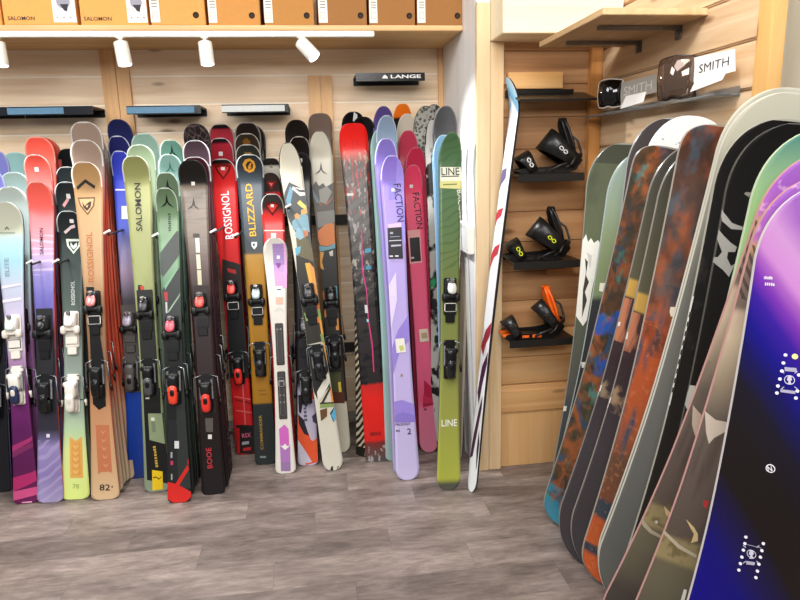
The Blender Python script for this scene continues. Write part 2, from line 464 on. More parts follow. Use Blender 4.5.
_lt = []
def lump_template(n=4):
    if not _lt:
        V, Fc, ix = [], [], {}
        def gv(p):
            k = tuple(round(c, 4) for c in p)
            if k not in ix: ix[k] = len(V); V.append(Vector(p))
            return ix[k]
        for ax in range(3):
            for sg in (-1, 1):
                for i in range(n):
                    for j in range(n):
                        q = []
                        for a, b in ((i, j), (i + 1, j), (i + 1, j + 1), (i, j + 1)):
                            p = [0, 0, 0]; p[ax] = sg; p[(ax + 1) % 3] = -1 + 2 * a / n; p[(ax + 2) % 3] = -1 + 2 * b / n; q.append(gv(p))
                        Fc.append(q if sg > 0 else q[::-1])
        _lt.append((V, Fc))
    return _lt[0]
def rb(bm, u, h, q, su, sh, sq, pl, rnd=0.6, mi=0, tilt=0.0, tu=1.0):
    """rounded lump in plank coordinates: centre (u, height, q), full sizes, rnd 0 box .. 1 ellipsoid, tilt about the across axis, outer side narrowed by tu"""
    V0, F0 = lump_template(); vs = [bm.verts.new(c) for c in V0]; FF = [bm.faces.new([vs[i] for i in f]) for f in F0]
    ct, st = math.cos(tilt), math.sin(tilt)
    for v in vs:
        c = v.co.copy(); e = c.normalized() * 1.12; c = c.lerp(e, rnd); k = 1 + (tu - 1) * (c.y + 1) / 2
        x, y, z = c.x * su / 2 * k, c.y * sh / 2, c.z * sq / 2
        y, z = y * ct - z * st, y * st + z * ct
        v.co = Vector((u + x, -(pl.th / 2 + h + y), q + z))
    for f in FF: f.material_index = mi; f.smooth = True

def bindings(pl, root, yt, yh, xc, body='#1b1b1d', lug=None, lever=None, toe_band=None, du=0.0, plate=None, scale=1.0):
    """alpine binding: toe piece centred on photo row yt, heel piece on yh"""
    qt = pl.uq(xc[0], yt)[1]; qh = pl.uq(xc[1], yh)[1]
    full_binding(pl, root, qt, qh, body, lug, lever, toe_band, du, plate)
def full_binding(pl, root, qt, qh, body='#1b1b1d', lug=None, lever=None, toe_band=None, du=0.0, plate=None, fine=True):
    lug = lug or body; lever = lever or body
    mb = mat(body, 0.28); mb2 = mat('#0f0f10' if body < '#8' else '#d9d3c8', 0.4); ml = mat(lug, 0.18, .15); mv = mat(lever, 0.22); ms = mat('#c4c7ca', 0.2, 0.9); band = mat(toe_band or '#2e2e30', .35)
    hw0 = .036
    if plate:
        bm = bmesh.new(); lb(bm, du - 0.036, du + 0.036, 0, 0.006, qh - 0.10, qt + 0.10, pl, 0.002); bmo('binding_plate', bm, mat(plate, 0.4), root)
    # toe piece: base, tower, wings, pedal
    bm = bmesh.new()
    lb(bm, du - 0.030, du + 0.030, 0, 0.012, qt - 0.10, qt + 0.07, pl, 0.004, 0)
    rb(bm, du, .030, qt + .030, .058, .044, .075, pl, .45, 0, .25, .8)
    for sg in (-1, 1): rb(bm, du + sg * .029, .032, qt - .018, .026, .026, .038, pl, .7, 1)
    rb(bm, du, .036, qt - .012, .062, .018, .022, pl, .5, 1)
    lb(bm, du - .028, du + .028, .012, .019, qt - .085, qt - .045, pl, .003, 2)
    lb(bm, du - .022, du + .022, .008, .014, qt - .135, qt - .095, pl, .003, 1)
    bmo('toe_binding', bm, [mb, mb2, band], root)
    bm = bmesh.new(); rb(bm, du, .050, qt + .024, .040, .018, .052, pl, .75, 0, .3)
    if fine: cyl(bm, Vector((du, -(pl.th / 2 + .050), qt + .055)), Vector((du, -(pl.th / 2 + .056), qt + .066)), .010, 12, 1)
    bmo('toe_cover', bm, [ml, ms], root)
    # heel piece
    bm = bmesh.new()
    lb(bm, du - .028, du + .028, 0, .012, qh - .095, qh + .085, pl, .004, 0)
    rb(bm, du, .034, qh + .012, .056, .050, .075, pl, .5, 0, -.1, .8)
    rb(bm, du, .046, qh + .040, .060, .022, .024, pl, .5, 1)
    rb(bm, du, .020, qh - .062, .050, .022, .06, pl, .5, 1)
    if fine:
        for sg in (-1, 1): cyl(bm, Vector((du + sg * .026, -(pl.th / 2 + .02), qh - .03)), Vector((du + sg * .026, -(pl.th / 2 + .02), qh + .06)), .006, 10, 2)
    o = bmo('heel_binding', bm, [mb, mb2, ms], root)
    bm = bmesh.new(); rb(bm, du, .050, qh - .045, .040, .026, .085, pl, .65, 0, -.15)
    if fine: rb(bm, du, .064, qh - .035, .018, .006, .03, pl, .8, 1, -.15)
    bmo('heel_lever', bm, [mv, mb2], o)
    hwq = max(pl.hw(qh), .034)
    for sg in (-1, 1):
        bm = bmesh.new(); y0 = -(pl.th / 2)
        tube(bm, [(du + sg * .02, y0 - .014, qh + .08), (sg * (hwq + .005), y0 - .016, qh + .07), (sg * (hwq + .008), y0 - .014, qh + .01), (sg * (hwq + .010), y0 - .002, qh - .035)], .0028, 6)
        tube(bm, [(sg * (hwq + .010), y0 - .002, qh - .035), (sg * (hwq + .013), y0 + .002, qh - .066)], [.007, .005], 8, 1)
        bmo('brake_arm', bm, [mat('#8d9094', .3, .8), mb2], o, True)

SKIS = []
def ski(label, tail, tip, wpx, stops, side='#c9c4bc', rim=None, yaw=0, art=(), texts=(), bind=None, group=None, dY=0.25,
        tailY=None, tipY=None, lt=0.07, ll=0.035, pt=2.3, pl_=3.5, rise=0.05, th=0.014, name='alpine_ski', k=0, wob=0, wscale=(6, 6),
        over=(), base='#26262a', interp='LINEAR', cat='ski', rough=0.28, tailworld=None, camber=0.0, artlift=0.0006):
    T = Vector(tailworld) if tailworld else (pz(*tail) if tailY is None else Vector((py_(tail[0], tail[1], tailY).x, tailY, 0)))
    T.z = 0.0
    TY = tipY if tipY is not None else T.y + dY
    A = py_(tip[0] - (2.6 if tip[0] < 232 else 1.5 if tip[0] < 290 else 0), tip[1], TY)
    dt, dm = depth(A), depth(T)
    w = [wpx[0] * dt / FPX, wpx[1] * .92 * (dt + dm) / 2 / FPX, wpx[2] * dm / FPX]
    p = Plank(T, A, math.radians(yaw), w[0], w[1], w[2], th, rise, lt, ll, pt, pl_, 0.004, camber)
    p.T = p.T.copy()
    root = empty(name, p.M); tag(root, label, cat, group)
    ax = lambda y: (tail[0] + (tip[0] - tail[0]) * (tail[1] - y) / (tail[1] - tip[1])) if tail else tip[0]
    st = [((p.v(ax(s_[0]), s_[0]) if s_[0] > 1.5 else s_[0]), s_[1]) for s_ in stops]
    ov = []
    for o in over:
        o = dict(o)
        if 'y' in o: o['v'] = (p.v(ax(o['y'][1]), o['y'][1]), p.v(ax(o['y'][0]), o['y'][0])); 
        ov.append(o)
    tm = top_material(st, k, wob, wscale, rim, 0.9, ov, rough, interp, L=p.L)
    sm_ = mat(side, 0.35) if isinstance(side, str) else top_material(side, rough=.35)
    body = p.mesh('ski_body', [tm, sm_, mat(base, 0.4)], root)
    if art: p.graphic('graphic', art, root, artlift)
    for t in texts:
        if t[0][0] == '~': marks(p, *t[1:5], root, int(t[0][1:]))
        else: p.text(*t[:5], root, bold=t[5] if len(t) > 5 else 0.01)
    if bind:
        b = dict(bind); yt, yh = b.pop('yt'), b.pop('yh'); x = b.pop('x', None)
        bindings(p, root, yt, yh, x or (ax(yt), ax(yh)), **b)
    SKIS.append((root, p)); root['_x'] = 0; del root['_x']
    return root, p, T, A
def stack(front, tips, spacing=0.072, xs=None, tspace=None):
    """skis standing behind a front ski; tips: list of dicts, nearest first, each with tip photo point"""
    root, p, T, A = front; n = 0
    for i, d in enumerate(tips):
        d = dict(d); kk = d.pop('k_', i + 1); lab = d.pop('label'); tip = d.pop('tip'); dx = d.pop('dx', 0.0)
        TY = A.y + spacing * kk; tY = T.y + (tspace or spacing) * kk
        wz = py_(tip[0], tip[1], TY)
        tx = T.x + (wz.x - A.x) * 0.4 + dx
        wpx = d.pop('w'); stops = d.pop('stops')
        bd = d.pop('bq', ('#18181a', None, None))
        r, pp, T2, A2 = ski(lab, None, tip, wpx, stops, tailworld=(tx, tY, 0), tipY=TY, **d)
        # binding at usual distance along the ski
        if bd:
            qt, qh = 0.56 * pp.L, 0.36 * pp.L
            simple_binding(pp, r, qt, qh, *bd)
def simple_binding(pl, root, qt, qh, body='#18181a', lug=None, lever=None):
    have = set(root.children)
    full_binding(pl, root, qt, qh, body, lug or '#26262a', lever or '#1e1e20', None, 0.0, None, False)
    new = [c for c in root.children if c not in have]; new += [g for c in new for g in c.children]
    for c in new:
        y0 = -pl.th / 2
        for v in c.data.vertices: v.co.y = y0 + (v.co.y - y0) * .55

# ================================================================== STRUCTURE
BACK, POSTY, ALC = 3.58, 2.84, 2.87
XW, XR = 0.73, 1.30
pine = wood('pine_boards', '#f2dcc0', '#dcbd98', 'x', plank=0.14, off=0.135, tint=0.06)
pine_alc = wood('pine_boards_amber_shaded', '#bd9063', '#9c6c42', 'x', plank=0.14, off=0.135, tint=0.08)  # amber boards, with the alcove's shade also put into the colour
pine_y = wood('pine_boards_side', '#dcc09c', '#c29a70', 'y', plank=0.14, off=0.135, tint=0.07)
pine_v = wood('pine_post', '#ecc893', '#dcb078', 'z', tint=0.05)
pine_pale = wood('pine_pale', '#e9d0a8', '#d8b688', 'z')
pine_stud = wood('pine_stud', '#e3b884', '#cf9c66', 'z')
pine_h = wood('pine_shelf', '#e8c08a', '#d6a769', 'x')
orange_v = wood('pine_orange', '#cf9350', '#b5793b', 'z')
bottom_panel = wood('pine_panel', '#dcb27c', '#c99a63', 'z')
whitewash = wood('whitewashed_boards', '#faf8f4', '#e9e6e2', 'z', knots=False)

# floor: vinyl planks running along X
fm = bpy.data.materials.new('vinyl_planks'); fm.use_nodes = True; nt = fm.node_tree; N = nt.nodes.new; Lk = nt.links.new
b = nt.nodes['Principled BSDF']; b.inputs['Roughness'].default_value = 0.42; b.inputs['Specular IOR Level'].default_value = 0.4
geo = N('ShaderNodeNewGeometry'); sepf = N('ShaderNodeSeparateXYZ'); Lk(geo.outputs['Position'], sepf.inputs[0])
def fmath(op, a, b_=None):
    n = N('ShaderNodeMath'); n.operation = op
    for i, x in enumerate((a, b_)):
        if x is None: continue
        if isinstance(x, (int, float)): n.inputs[i].default_value = x
        else: Lk(x, n.inputs[i])
    return n.outputs[0]
vv_ = fmath('DIVIDE', fmath('SUBTRACT', sepf.outputs['Y'], 2.43), 0.17); row = fmath('FLOOR', vv_)
uu_ = fmath('DIVIDE', fmath('ADD', fmath('ADD', sepf.outputs['X'], 0.066), fmath('MULTIPLY', row, 0.30)), 0.755)
pid = fmath('ADD', fmath('FLOOR', uu_), fmath('MULTIPLY', row, 17.31))
wn = N('ShaderNodeTexWhiteNoise'); wn.noise_dimensions = '1D'; Lk(pid, wn.inputs['W'])
vm = N('ShaderNodeVectorMath'); vm.operation = 'SCALE'; vm.inputs['Scale'].default_value = 9; Lk(wn.outputs['Color'], vm.inputs[0])
ad = N('ShaderNodeVectorMath'); ad.operation = 'ADD'; Lk(geo.outputs['Position'], ad.inputs[0]); Lk(vm.outputs[0], ad.inputs[1])
mp = N('ShaderNodeMapping'); mp.inputs['Scale'].default_value = (2.0, 6.5, 1); Lk(ad.outputs[0], mp.inputs[0])
n1 = N('ShaderNodeTexNoise'); n1.inputs['Scale'].default_value = 1.7; n1.inputs['Detail'].default_value = 9; n1.inputs['Roughness'].default_value = 0.72; n1.inputs['Distortion'].default_value = 0.35; Lk(mp.outputs[0], n1.inputs['Vector'])
mpf = N('ShaderNodeMapping'); mpf.inputs['Scale'].default_value = (16, 75, 1); Lk(ad.outputs[0], mpf.inputs[0])
n2 = N('ShaderNodeTexNoise'); n2.inputs['Scale'].default_value = 1; n2.inputs['Detail'].default_value = 5; Lk(mpf.outputs[0], n2.inputs['Vector'])
cr = N('ShaderNodeValToRGB'); e = cr.color_ramp.elements
e[0].position = 0.28; e[0].color = hexc('#544944'); e[1].position = 0.74; e[1].color = hexc('#9f9088')
q = e.new(0.5); q.color = hexc('#7b6e67')
Lk(n1.outputs['Fac'], cr.inputs[0])
mr = N('ShaderNodeMapRange'); mr.inputs[1].default_value = 0.3; mr.inputs[2].default_value = 0.7; mr.inputs[3].default_value = 0.8; mr.inputs[4].default_value = 1.16; Lk(n2.outputs['Fac'], mr.inputs[0])
mr2 = N('ShaderNodeMapRange'); mr2.inputs[3].default_value = 0.72; mr2.inputs[4].default_value = 1.22; Lk(wn.outputs['Value'], mr2.inputs[0])
mu = N('ShaderNodeMath'); mu.operation = 'MULTIPLY'; Lk(mr.outputs[0], mu.inputs[0]); Lk(mr2.outputs[0], mu.inputs[1])
seam = fmath('MAXIMUM', fmath('LESS_THAN', fmath('FRACT', uu_), 0.0022), fmath('LESS_THAN', fmath('FRACT', vv_), 0.009))
mu2 = fmath('MULTIPLY', mu.outputs[0], fmath('SUBTRACT', 1, fmath('MULTIPLY', seam, 0.35)))
sv = N('ShaderNodeVectorMath'); sv.operation = 'SCALE'; Lk(cr.outputs[0], sv.inputs[0]); Lk(mu2, sv.inputs['Scale']); Lk(sv.outputs[0], b.inputs['Base Color'])
bp = N('ShaderNodeBump'); bp.inputs['Strength'].default_value = 0.15; bp.inputs['Distance'].default_value = 0.003; Lk(n2.outputs['Fac'], bp.inputs['Height']); Lk(bp.outputs[0], b.inputs['Normal'])
structure(bx('floor', -3.2, 2.6, -2.4, 3.66, -0.05, 0, fm, 0))

def planks(name, horiz, a0, a1, face, back, z0, z1, m_, dirn, gap=0.004, bev=0.006):
    """boards laid edge to edge; horiz 'x' wall faces -Y at y=face, 'y' wall faces -X at x=face"""
    bm = bmesh.new(); g = 1.965 - 0.14 * 20
    z = g
    while z < z1:
        lo, hi = max(z, z0) + gap / 2, min(z + 0.14, z1) - gap / 2
        if hi - lo > 0.01:
            if dirn == 'x': bbox(bm, a0, a1, face, back, lo, hi, bev)
            else: bbox(bm, face, back, a0, a1, lo, hi, bev)
        z += 0.14
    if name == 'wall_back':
        bbox(bm, a0, a1, face + 0.004, back + 0.03, z0, z1, 0, 1)  # pale backing paints the light caught along the grooves between boards
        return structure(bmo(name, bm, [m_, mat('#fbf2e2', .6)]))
    if dirn == 'x': bbox(bm, a0, a1, back - 0.004, back + 0.03, z0, z1)
    else: bbox(bm, back - 0.004, back + 0.03, a0, a1, z0, z1)
    return structure(bmo(name, bm, m_))
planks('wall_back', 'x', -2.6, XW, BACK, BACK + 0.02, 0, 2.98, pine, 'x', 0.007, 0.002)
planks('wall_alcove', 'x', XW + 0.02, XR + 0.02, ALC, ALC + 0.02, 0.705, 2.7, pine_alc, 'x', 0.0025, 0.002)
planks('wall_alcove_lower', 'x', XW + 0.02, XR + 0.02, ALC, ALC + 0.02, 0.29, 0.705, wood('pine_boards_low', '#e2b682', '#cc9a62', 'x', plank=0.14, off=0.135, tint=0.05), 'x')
planks('wall_right', 'y', 1.802, ALC, XR, XR + 0.02, 0, 2.98, pine_y, 'y')
structure(bx('wall_partition', XW, XW + 0.045, 2.875, BACK, 0, 2.98, whitewash, 0.001))
structure(bx('trim_corner', XW - 0.028, XW - 0.001, BACK - 0.02, BACK - 0.001, 0, 2.12, pine_stud))
structure(bx('trim_post', XW, 0.79, POSTY, 2.874, 0, 2.155, pine_pale, 0.003))
structure(bx('trim_post_inner', 0.792, 0.852, POSTY + 0.004, 2.869, 0, 1.999, pine_pale, 0.003))
structure(bx('trim_post_top', XW + 0.001, 0.789, POSTY + 0.01, 2.874, 2.157, 2.98, whitewash, 0.001))
structure(bx('wall_alcove_panel', 0.853, XR, ALC - 0.0, ALC + 0.02, 0, 0.287, bottom_panel, 0.001))
structure(bx('trim_alcove_rail', 0.853, XR, ALC - 0.012, ALC - 0.001, 0.29, 0.392, wood('pine_rail', '#d9ae78', '#c08c55', 'x'), 0.002))
structure(bx('trim_alcove_corner', 1.245, XR - 0.002, ALC - 0.04, ALC - 0.002, 0, 1.999, orange_v, 0.003))
for i, (a, c) in enumerate(((-1.025, -0.955), (-0.953, -0.89), (0.005, 0.068), (0.070, 0.13))):
    structure(bx('trim_stud', a, c, BACK - 0.022, BACK - 0.001, 0, 1.96 if i > 1 else 2.12, pine_stud, 0.002))
# soffit over the alcove
cream = mat('#f6e7c4', 0.6)
bm = bmesh.new(); bbox(bm, 0.792, XR - 0.001, 2.66, ALC - 0.001, 2.0, 2.98, 0.003)
sof = structure(bmo('wall_soffit', bm, [wood('cream_board', '#f8ecd0', '#f1e0b8', 'x', knots=False)]))
# right wooden post and the wall beyond
structure(bx('trim_post_right', XR - 0.015, XR + 0.028, 1.735, 1.80, 0, 2.98, wood('pine_end_post', '#e3b777', '#cf9c58', 'z'), 0.002))
structure(bx('wall_beyond', XR + 0.03, 2.5, 1.86, 1.9, 0, 2.98, wood('greige_wall', '#c9bea8', '#b3a68e', 'z', knots=False), 0.001))

# ================================================================== SHELF, BOXES, TRACK LIGHT
SY = 3.096
tag(bx('wall_shelf', -2.3, XW - 0.001, SY, BACK - 0.001, 2.092, 2.115, [wood('shelf_board', '#e6c08a', '#d3a366', 'x', knots=False)], 0.003), 'long pine shelf above the skis, carrying the cardboard boxes', 'shelf')
tr = empty('light_track', Matrix.Translation((-0.9, 3.11, 2.08)))
tag(tr, 'white light track fixed along the front underside of the long shelf', 'light track')
def lp(o, root):   # give child mesh world-coordinates by undoing the parent's location
    o.matrix_parent_inverse = root.matrix_world.inverted(); return o
bpy.context.view_layer.update()
lp(bx('track_rail', -2.2, 0.316, 3.098, 3.13, 2.068, 2.0915, mat('#f4f0e6', 0.4), 0.003, tr), tr)
def spot(x, label, tilt=(0, 0), lit=1.0):
    base = Vector((x, 3.114, 2.068)); root = empty('spotlight', Matrix.Translation(base)); tag(root, label, 'spotlight', 'spotlights on the light track')
    wh = mat('#f3efe4', 0.35)
    bm = bmesh.new(); cyl(bm, (0, 0, 0), (0, 0, -0.028), 0.008, 12); bbox(bm, -0.016, 0.016, -0.012, 0.012, -0.006, 0, 0.002)
    bmo('stem', bm, wh, root)
    d = Vector((tilt[0], tilt[1], -1)).normalized(); p0 = Vector((0, 0, -0.02)) - d * 0.0; p1 = p0 + d * 0.098
    bm = bmesh.new(); tube(bm, [p0, p0 + d * 0.002, p1, p1 - d * 0.006], [0.027, 0.03, 0.0315, 0.027], 28); bmo('lamp_housing', bm, wh, root, False)
    bm = bmesh.new(); cyl(bm, p1 - d * 0.004, p1 + d * 0.0006, 0.0265, 24); bmo('lens', bm, mat('#f4f9ff', 0.3, emit=5), root)
    l = bpy.data.lights.new('spotlight_beam', 'SPOT'); l.energy = 42 * lit; l.spot_size = math.radians(85); l.spot_blend = 0.7; l.shadow_soft_size = 0.025; l.color = (0.96, 0.98, 1)
    o = bpy.data.objects.new('spotlight_beam', l); COL.objects.link(o); o.location = base + p1 + d * 0.01
    o.rotation_euler = d.to_track_quat('-Z', 'Y').to_euler()
    return root
spot(-1.305, 'white cylinder spotlight cut by the left edge of the photo', (0.05, -0.08))
spot(-0.80, 'white cylinder spotlight above the blue and olive skis', (0.12, -0.1))
spot(-0.441, 'white cylinder spotlight above the dark grey and red skis', (0.06, -0.1))
spot(-0.02, 'white spotlight tilted to the right, glowing brightest of the row', (0.85, -0.45), 1.3)

def shoe_box(x0, x1, col, label, lab=None, hole=None, txt=None, y0=None):
    g = random.uniform(0, 0.01); y0 = 3.108 + g
    root = empty('cardboard_box', Matrix.Translation(((x0 + x1) / 2, y0, 2.1155))); tag(root, label, 'box', 'cardboard boxes on the long shelf')
    w = (x1 - x0) / 2 - 0.003
    bm = bmesh.new(); bbox(bm, -w, w, 0, 0.34, 0, 0.26, 0.003); bmo('carton', bm, mat(col, 0.7), root)
    if lab:
        a, c = lab[0] - (x0 + x1) / 2, lab[1] - (x0 + x1) / 2
        bm = bmesh.new(); bbox(bm, a, c, -0.0015, 0, 0.012, 0.19); bmo('paper_label', bm, mat('#efe6da', 0.6), root)
        bm = bmesh.new()
        if c - a > 0.07:
            cyl(bm, ((a + c) / 2, -0.0016, 0.095), ((a + c) / 2, -0.0022, 0.095), (c - a) * 0.3, 20, 0)
            prism(bm, [((a + c) / 2 - 0.015, -0.0023, 0.085), ((a + c) / 2 + 0.02, -0.0023, 0.085), ((a + c) / 2 + 0.012, -0.0023, 0.055), ((a + c) / 2, -0.0023, 0.06)], (0, 0.0005, 0), 1)
            for i in range(3):
                bbox(bm, a + 0.014 + i * 0.026, a + 0.02 + i * 0.026, -0.0022, -0.0014, 0.03, 0.034, 0, 1)
            bmo('label_print', bm, [mat('#9a98a6', 0.6), mat('#2a2630', 0.6)], root)
        else:
            cyl(bm, ((a + c) / 2, -0.0016, 0.117), ((a + c) / 2, -0.0022, 0.117), 0.008, 14, 1)
            for (p, q_, r, s_) in ((0.008, 0.03, 0.03, 0.031), (0.008, 0.03, 0.055, 0.056)):
                bbox(bm, a + p, a + q_, -0.0022, -0.0014, r, s_, 0, 1)
            bbox(bm, a + 0.008, a + 0.009, -0.0022, -0.0014, 0.03, 0.056, 0, 1); bbox(bm, a + 0.029, a + 0.03, -0.0022, -0.0014, 0.03, 0.056, 0, 1)
            for i in range(3): bbox(bm, a + 0.008, a + 0.032, -0.0022, -0.0014, 0.075 + i * 0.012, 0.078 + i * 0.012, 0, 1)
            bmo('label_print', bm, [mat('#9a98a6', 0.6), mat('#5a5248', 0.6)], root)
    if hole is not None:
        h = hole - (x0 + x1) / 2; bm = bmesh.new(); cyl(bm, (h, -0.0012, 0.043), (h, 0.0, 0.043), 0.0135, 20); cyl(bm, (h + 0.001, -0.0016, 0.041), (h + 0.001, -0.001, 0.041), 0.008, 16, 1)
        bmo('finger_hole', bm, [mat('#1a1410', 0.8), mat('#3a2c20', 0.8)], root)
    if txt:
        t = flat_text('lettering', txt[0], (txt[1] - (x0 + x1) / 2, -0.0005, 0.02), (txt[2] - txt[1], 0, 0), (0, 0, 0.016), '#3a2a1c', root, 0.0012, 0.01)
    return root
BX = dict(o1='#e2a254', o2='#dd9d52', o3='#c98c46', o4='#b8803e', o5='#9c6a36')
# photo x -> world X on the shelf front
def sx(x): return py_(x, 22, SY).x
shoe_box(sx(-58), sx(1), BX['o1'], 'orange cardboard box cut by the left edge of the photo')
shoe_box(sx(2), sx(77), BX['o1'], 'orange cardboard box with dark lettering and a white picture label, leftmost whole box', (sx(53), sx(76)), None, ('SALOMON', sx(7), sx(34)))
shoe_box(sx(79), sx(148), BX['o1'], 'orange cardboard box with dark lettering, second of the two lettered boxes', (sx(127), sx(147)), None, ('SALOMON', sx(83), sx(111)))
shoe_box(sx(150), sx(206), BX['o2'], 'cardboard box directly right of the lettered boxes, with narrow label at its left end', (sx(150.5), sx(160)), sx(196))
shoe_box(sx(207.5), sx(261), BX['o3'], 'cardboard box with narrow label above the dark grey and red skis', (sx(208.5), sx(217)), sx(252))
shoe_box(sx(264), sx(315), BX['o4'], 'brown cardboard box above the tilted spotlight', (sx(264.5), sx(273)), sx(307))
shoe_box(sx(318), sx(368), BX['o5'], 'brown cardboard box, third from the right end of the shelf', (sx(319), sx(328)), sx(361))
shoe_box(sx(369), sx(416.5), BX['o5'], 'brown cardboard box, second from the right end of the shelf', (sx(370), sx(378)), sx(410))
shoe_box(sx(417), sx(464), BX['o5'], 'brown cardboard box at the right end of the shelf against the white wall', (sx(418), sx(426)), sx(458))

# wall brackets (dark ledges with glossy strip) above the skis
def ledge(xa, xb, yb, label, strip, txt=False):
    """dark ledge on the wall; xa, xb, yb: photo position of its front lip's lower edge"""
    YF = BACK - 0.20; A, B = py_(xa, yb, YF), py_(xb, yb, YF); x0, x1, z = A.x, B.x, (A.z + B.z) / 2 + .03
    root = empty('display_ledge', Matrix.Translation(((x0 + x1) / 2, BACK - 0.001, z))); tag(root, label, 'ledge', 'ledges on the wall above the skis')
    w = (x1 - x0) / 2; bl = mat('#121315', 0.4)
    bm = bmesh.new(); bbox(bm, -w, w, -0.195, 0, 0.0, 0.010, 0.002); bbox(bm, -w, w, -0.006, 0, -0.03, 0.010, 0.001)
    bmo('ledge_plate', bm, bl, root)
    bm = bmesh.new(); bbox(bm, -w, w, -0.2, -0.193, -0.03, 0.010, 0.001)
    bmo('front_lip', bm, mat(strip[0], 0.2), root)
    if strip[1]:
        bm = bmesh.new(); bbox(bm, -w + strip[2], w - strip[3], -0.204, -0.2005, -0.026, 0.004, 0.001); bmo('price_strip', bm, mat(strip[1], 0.12, coat=1), root)
    if txt:
        flat_text('lettering', 'LANGE', (-0.0, -0.2005, -0.017), (0.155, 0, 0), (0, 0, 0.017), '#f2f2f2', root, 0.001, 0.02)
        bm = bmesh.new(); prism(bm, [(-0.045, -0.2008, -0.017), (-0.013, -0.2008, -0.017), (-0.021, -0.2008, -0.005), (-0.029, -0.2008, 0.001), (-0.037, -0.2008, -0.005)], (0, 0.0006, 0)); bmo('logo', bm, mat('#f2f2f2', 0.5), root)
ledge(-40, 7, 116, 'dark display ledge with blue strip at the left edge of the photo', ('#1b1f26', '#5f86a2', 0.02, 0.1))
ledge(8, 93, 115, 'dark display ledge with blue strip above the coral skis', ('#1b1f26', '#5f86a2', 0.0, 0.13))
ledge(127, 201, 114, 'dark display ledge with blue strip above the pale green skis', ('#1b1f26', '#5f86a2', 0.0, 0.03))
ledge(222, 289, 112.5, 'dark display ledge with white strip above the red and black skis', ('#121315', '#ccd0cd', 0.0, 0.02))
ledge(356, 425, 81, 'black display ledge with white lettering and peak logo near the white wall', ('#0c0d0e', None, 0, 0), True)

# ski rack: two horizontal rails with pegs between the stacks
rk = empty('ski_rack', Matrix.Translation((-0.6, 3.5, 0))); tag(rk, 'dark ski rack along the back wall with white-tipped pegs between the skis', 'rack')
bpy.context.view_layer.update()
dark = mat('#26221f', 0.5)
for z in (1.18, 0.45): lp(bx('rack_rail', -1.9, 0.60, 3.535, 3.557, z, z + 0.05, dark, 0.002, rk), rk)
lp(bx('foot_rail', -1.9, 0.60, 3.535, 3.557, 0.03, 0.08, mat('#9a968e', 0.4), 0.002, rk), rk)

exec_skis = True
# ================================================================== SKIS (left to right)
G_ = 'skis standing in stacks along the back wall'
# ---- stack 0: periwinkle tips at the left edge
f0 = ski('dark ski with periwinkle tip cut by the left edge, in front of its pair', (-1, 492), (-10, 168), (26, 20, 24),
    [(492, '#17161c'), (300, '#1d1c24'), (270, '#3a3a66'), (230, '#7d82cf'), (168, '#8f93e0')], side='#8d92c8', rim='#c3c6ee', group=G_, bind=dict(yt=335, yh=400))
stack(f0, [dict(label='taller periwinkle ski just behind it at the left edge', tip=(-6, 149), w=(26, 20, 24), stops=[(0, '#15151a'), (.6, '#24242e'), (.85, '#7f84d2'), (1, '#8f93e0')], rim='#c3c6ee', side='#6d70a0', group=G_)])
# ---- stack 1: pale teal / purple
A1 = [('#b32a6a', [(12, 478), (40, 470), (40, 480), (12, 492)]), ('#d04f86', [(12, 492), (42, 486), (42, 494), (12, 501)]),
      ('#a8326f', [(12, 446), (34, 436), (34, 440), (12, 452)]), ('#7d2a5f', [(10, 452), (36, 441), (36, 446), (12, 458)]),
      ('#e3a3c0', [(22, 502), (32, 501), (32, 502.5), (22, 503)]),
      ('#8a9088', [(-5, 232.4), (15, 232.4), (15, 233.2), (-5, 233.2)]), ('#3c4048', [(4.5, 229.5), (7, 226.5), (9.5, 229.5), (8.5, 229.5), (7, 228), (5.5, 229.5)]),
      ('#e7e0ee', [(2, 286), (21, 283), (21, 285), (2, 289)]), ('#e9e2f0', [(2, 300), (21, 297), (21, 300), (2, 303)])]
f1 = ski('ski with pale beige and aqua tip fading to magenta tail, white binding', (27, 503), (5, 202), (30, 18, 24),
    [(503, '#6d1c50'), (470, '#5f1a52'), (430, '#621c5c'), (392, '#7c2c78'), (372, '#9d6aa0'), (350, '#c8aed0'), (310, '#c9c2dc'), (285, '#c6d0e0'), (262, '#a6d2de'), (240, '#b4d8dc'), (232, '#c9ccb6'), (202, '#cfd0bc')],
    side='#5b3048', rim='#dfe6e4', art=A1, group=G_, texts=[('ELITE', (9.5, 276), (8.5, 258), 4, '#8a97a6')],
    bind=dict(yt=330, yh=384, body='#e9e3d8', lug='#dcecec', lever='#2c3350', toe_band='#2c3350', x=(12, 18)))
stack(f1, [
  dict(label='pale sage ski, second in the stack behind the aqua and magenta ski', tip=(11, 187), w=(30, 19, 24), stops=[(0, '#5a1c50'), (.5, '#8a5a90'), (.72, '#b5d6da'), (1, '#c3cfc4')], rim='#e8eeea', side='#b59aa4', group=G_),
  dict(label='grey-green ski, third in the stack behind the aqua and magenta ski', tip=(15, 172.5), w=(29, 19, 24), stops=[(0, '#5a1c50'), (.5, '#8a5a90'), (.72, '#a5cfd6'), (1, '#a8c2bb')], rim='#dfeeea', side='#6d3a5e', group=G_),
  dict(label='light teal ski, tallest in the stack behind the aqua and magenta ski', tip=(17, 152.5), w=(29, 19, 24), stops=[(0, '#5a1c50'), (.5, '#8a5a90'), (.72, '#a5d6dc'), (1, '#a3d3cf')], rim='#c9e6e0', side='#c9a9ae', group=G_),
])
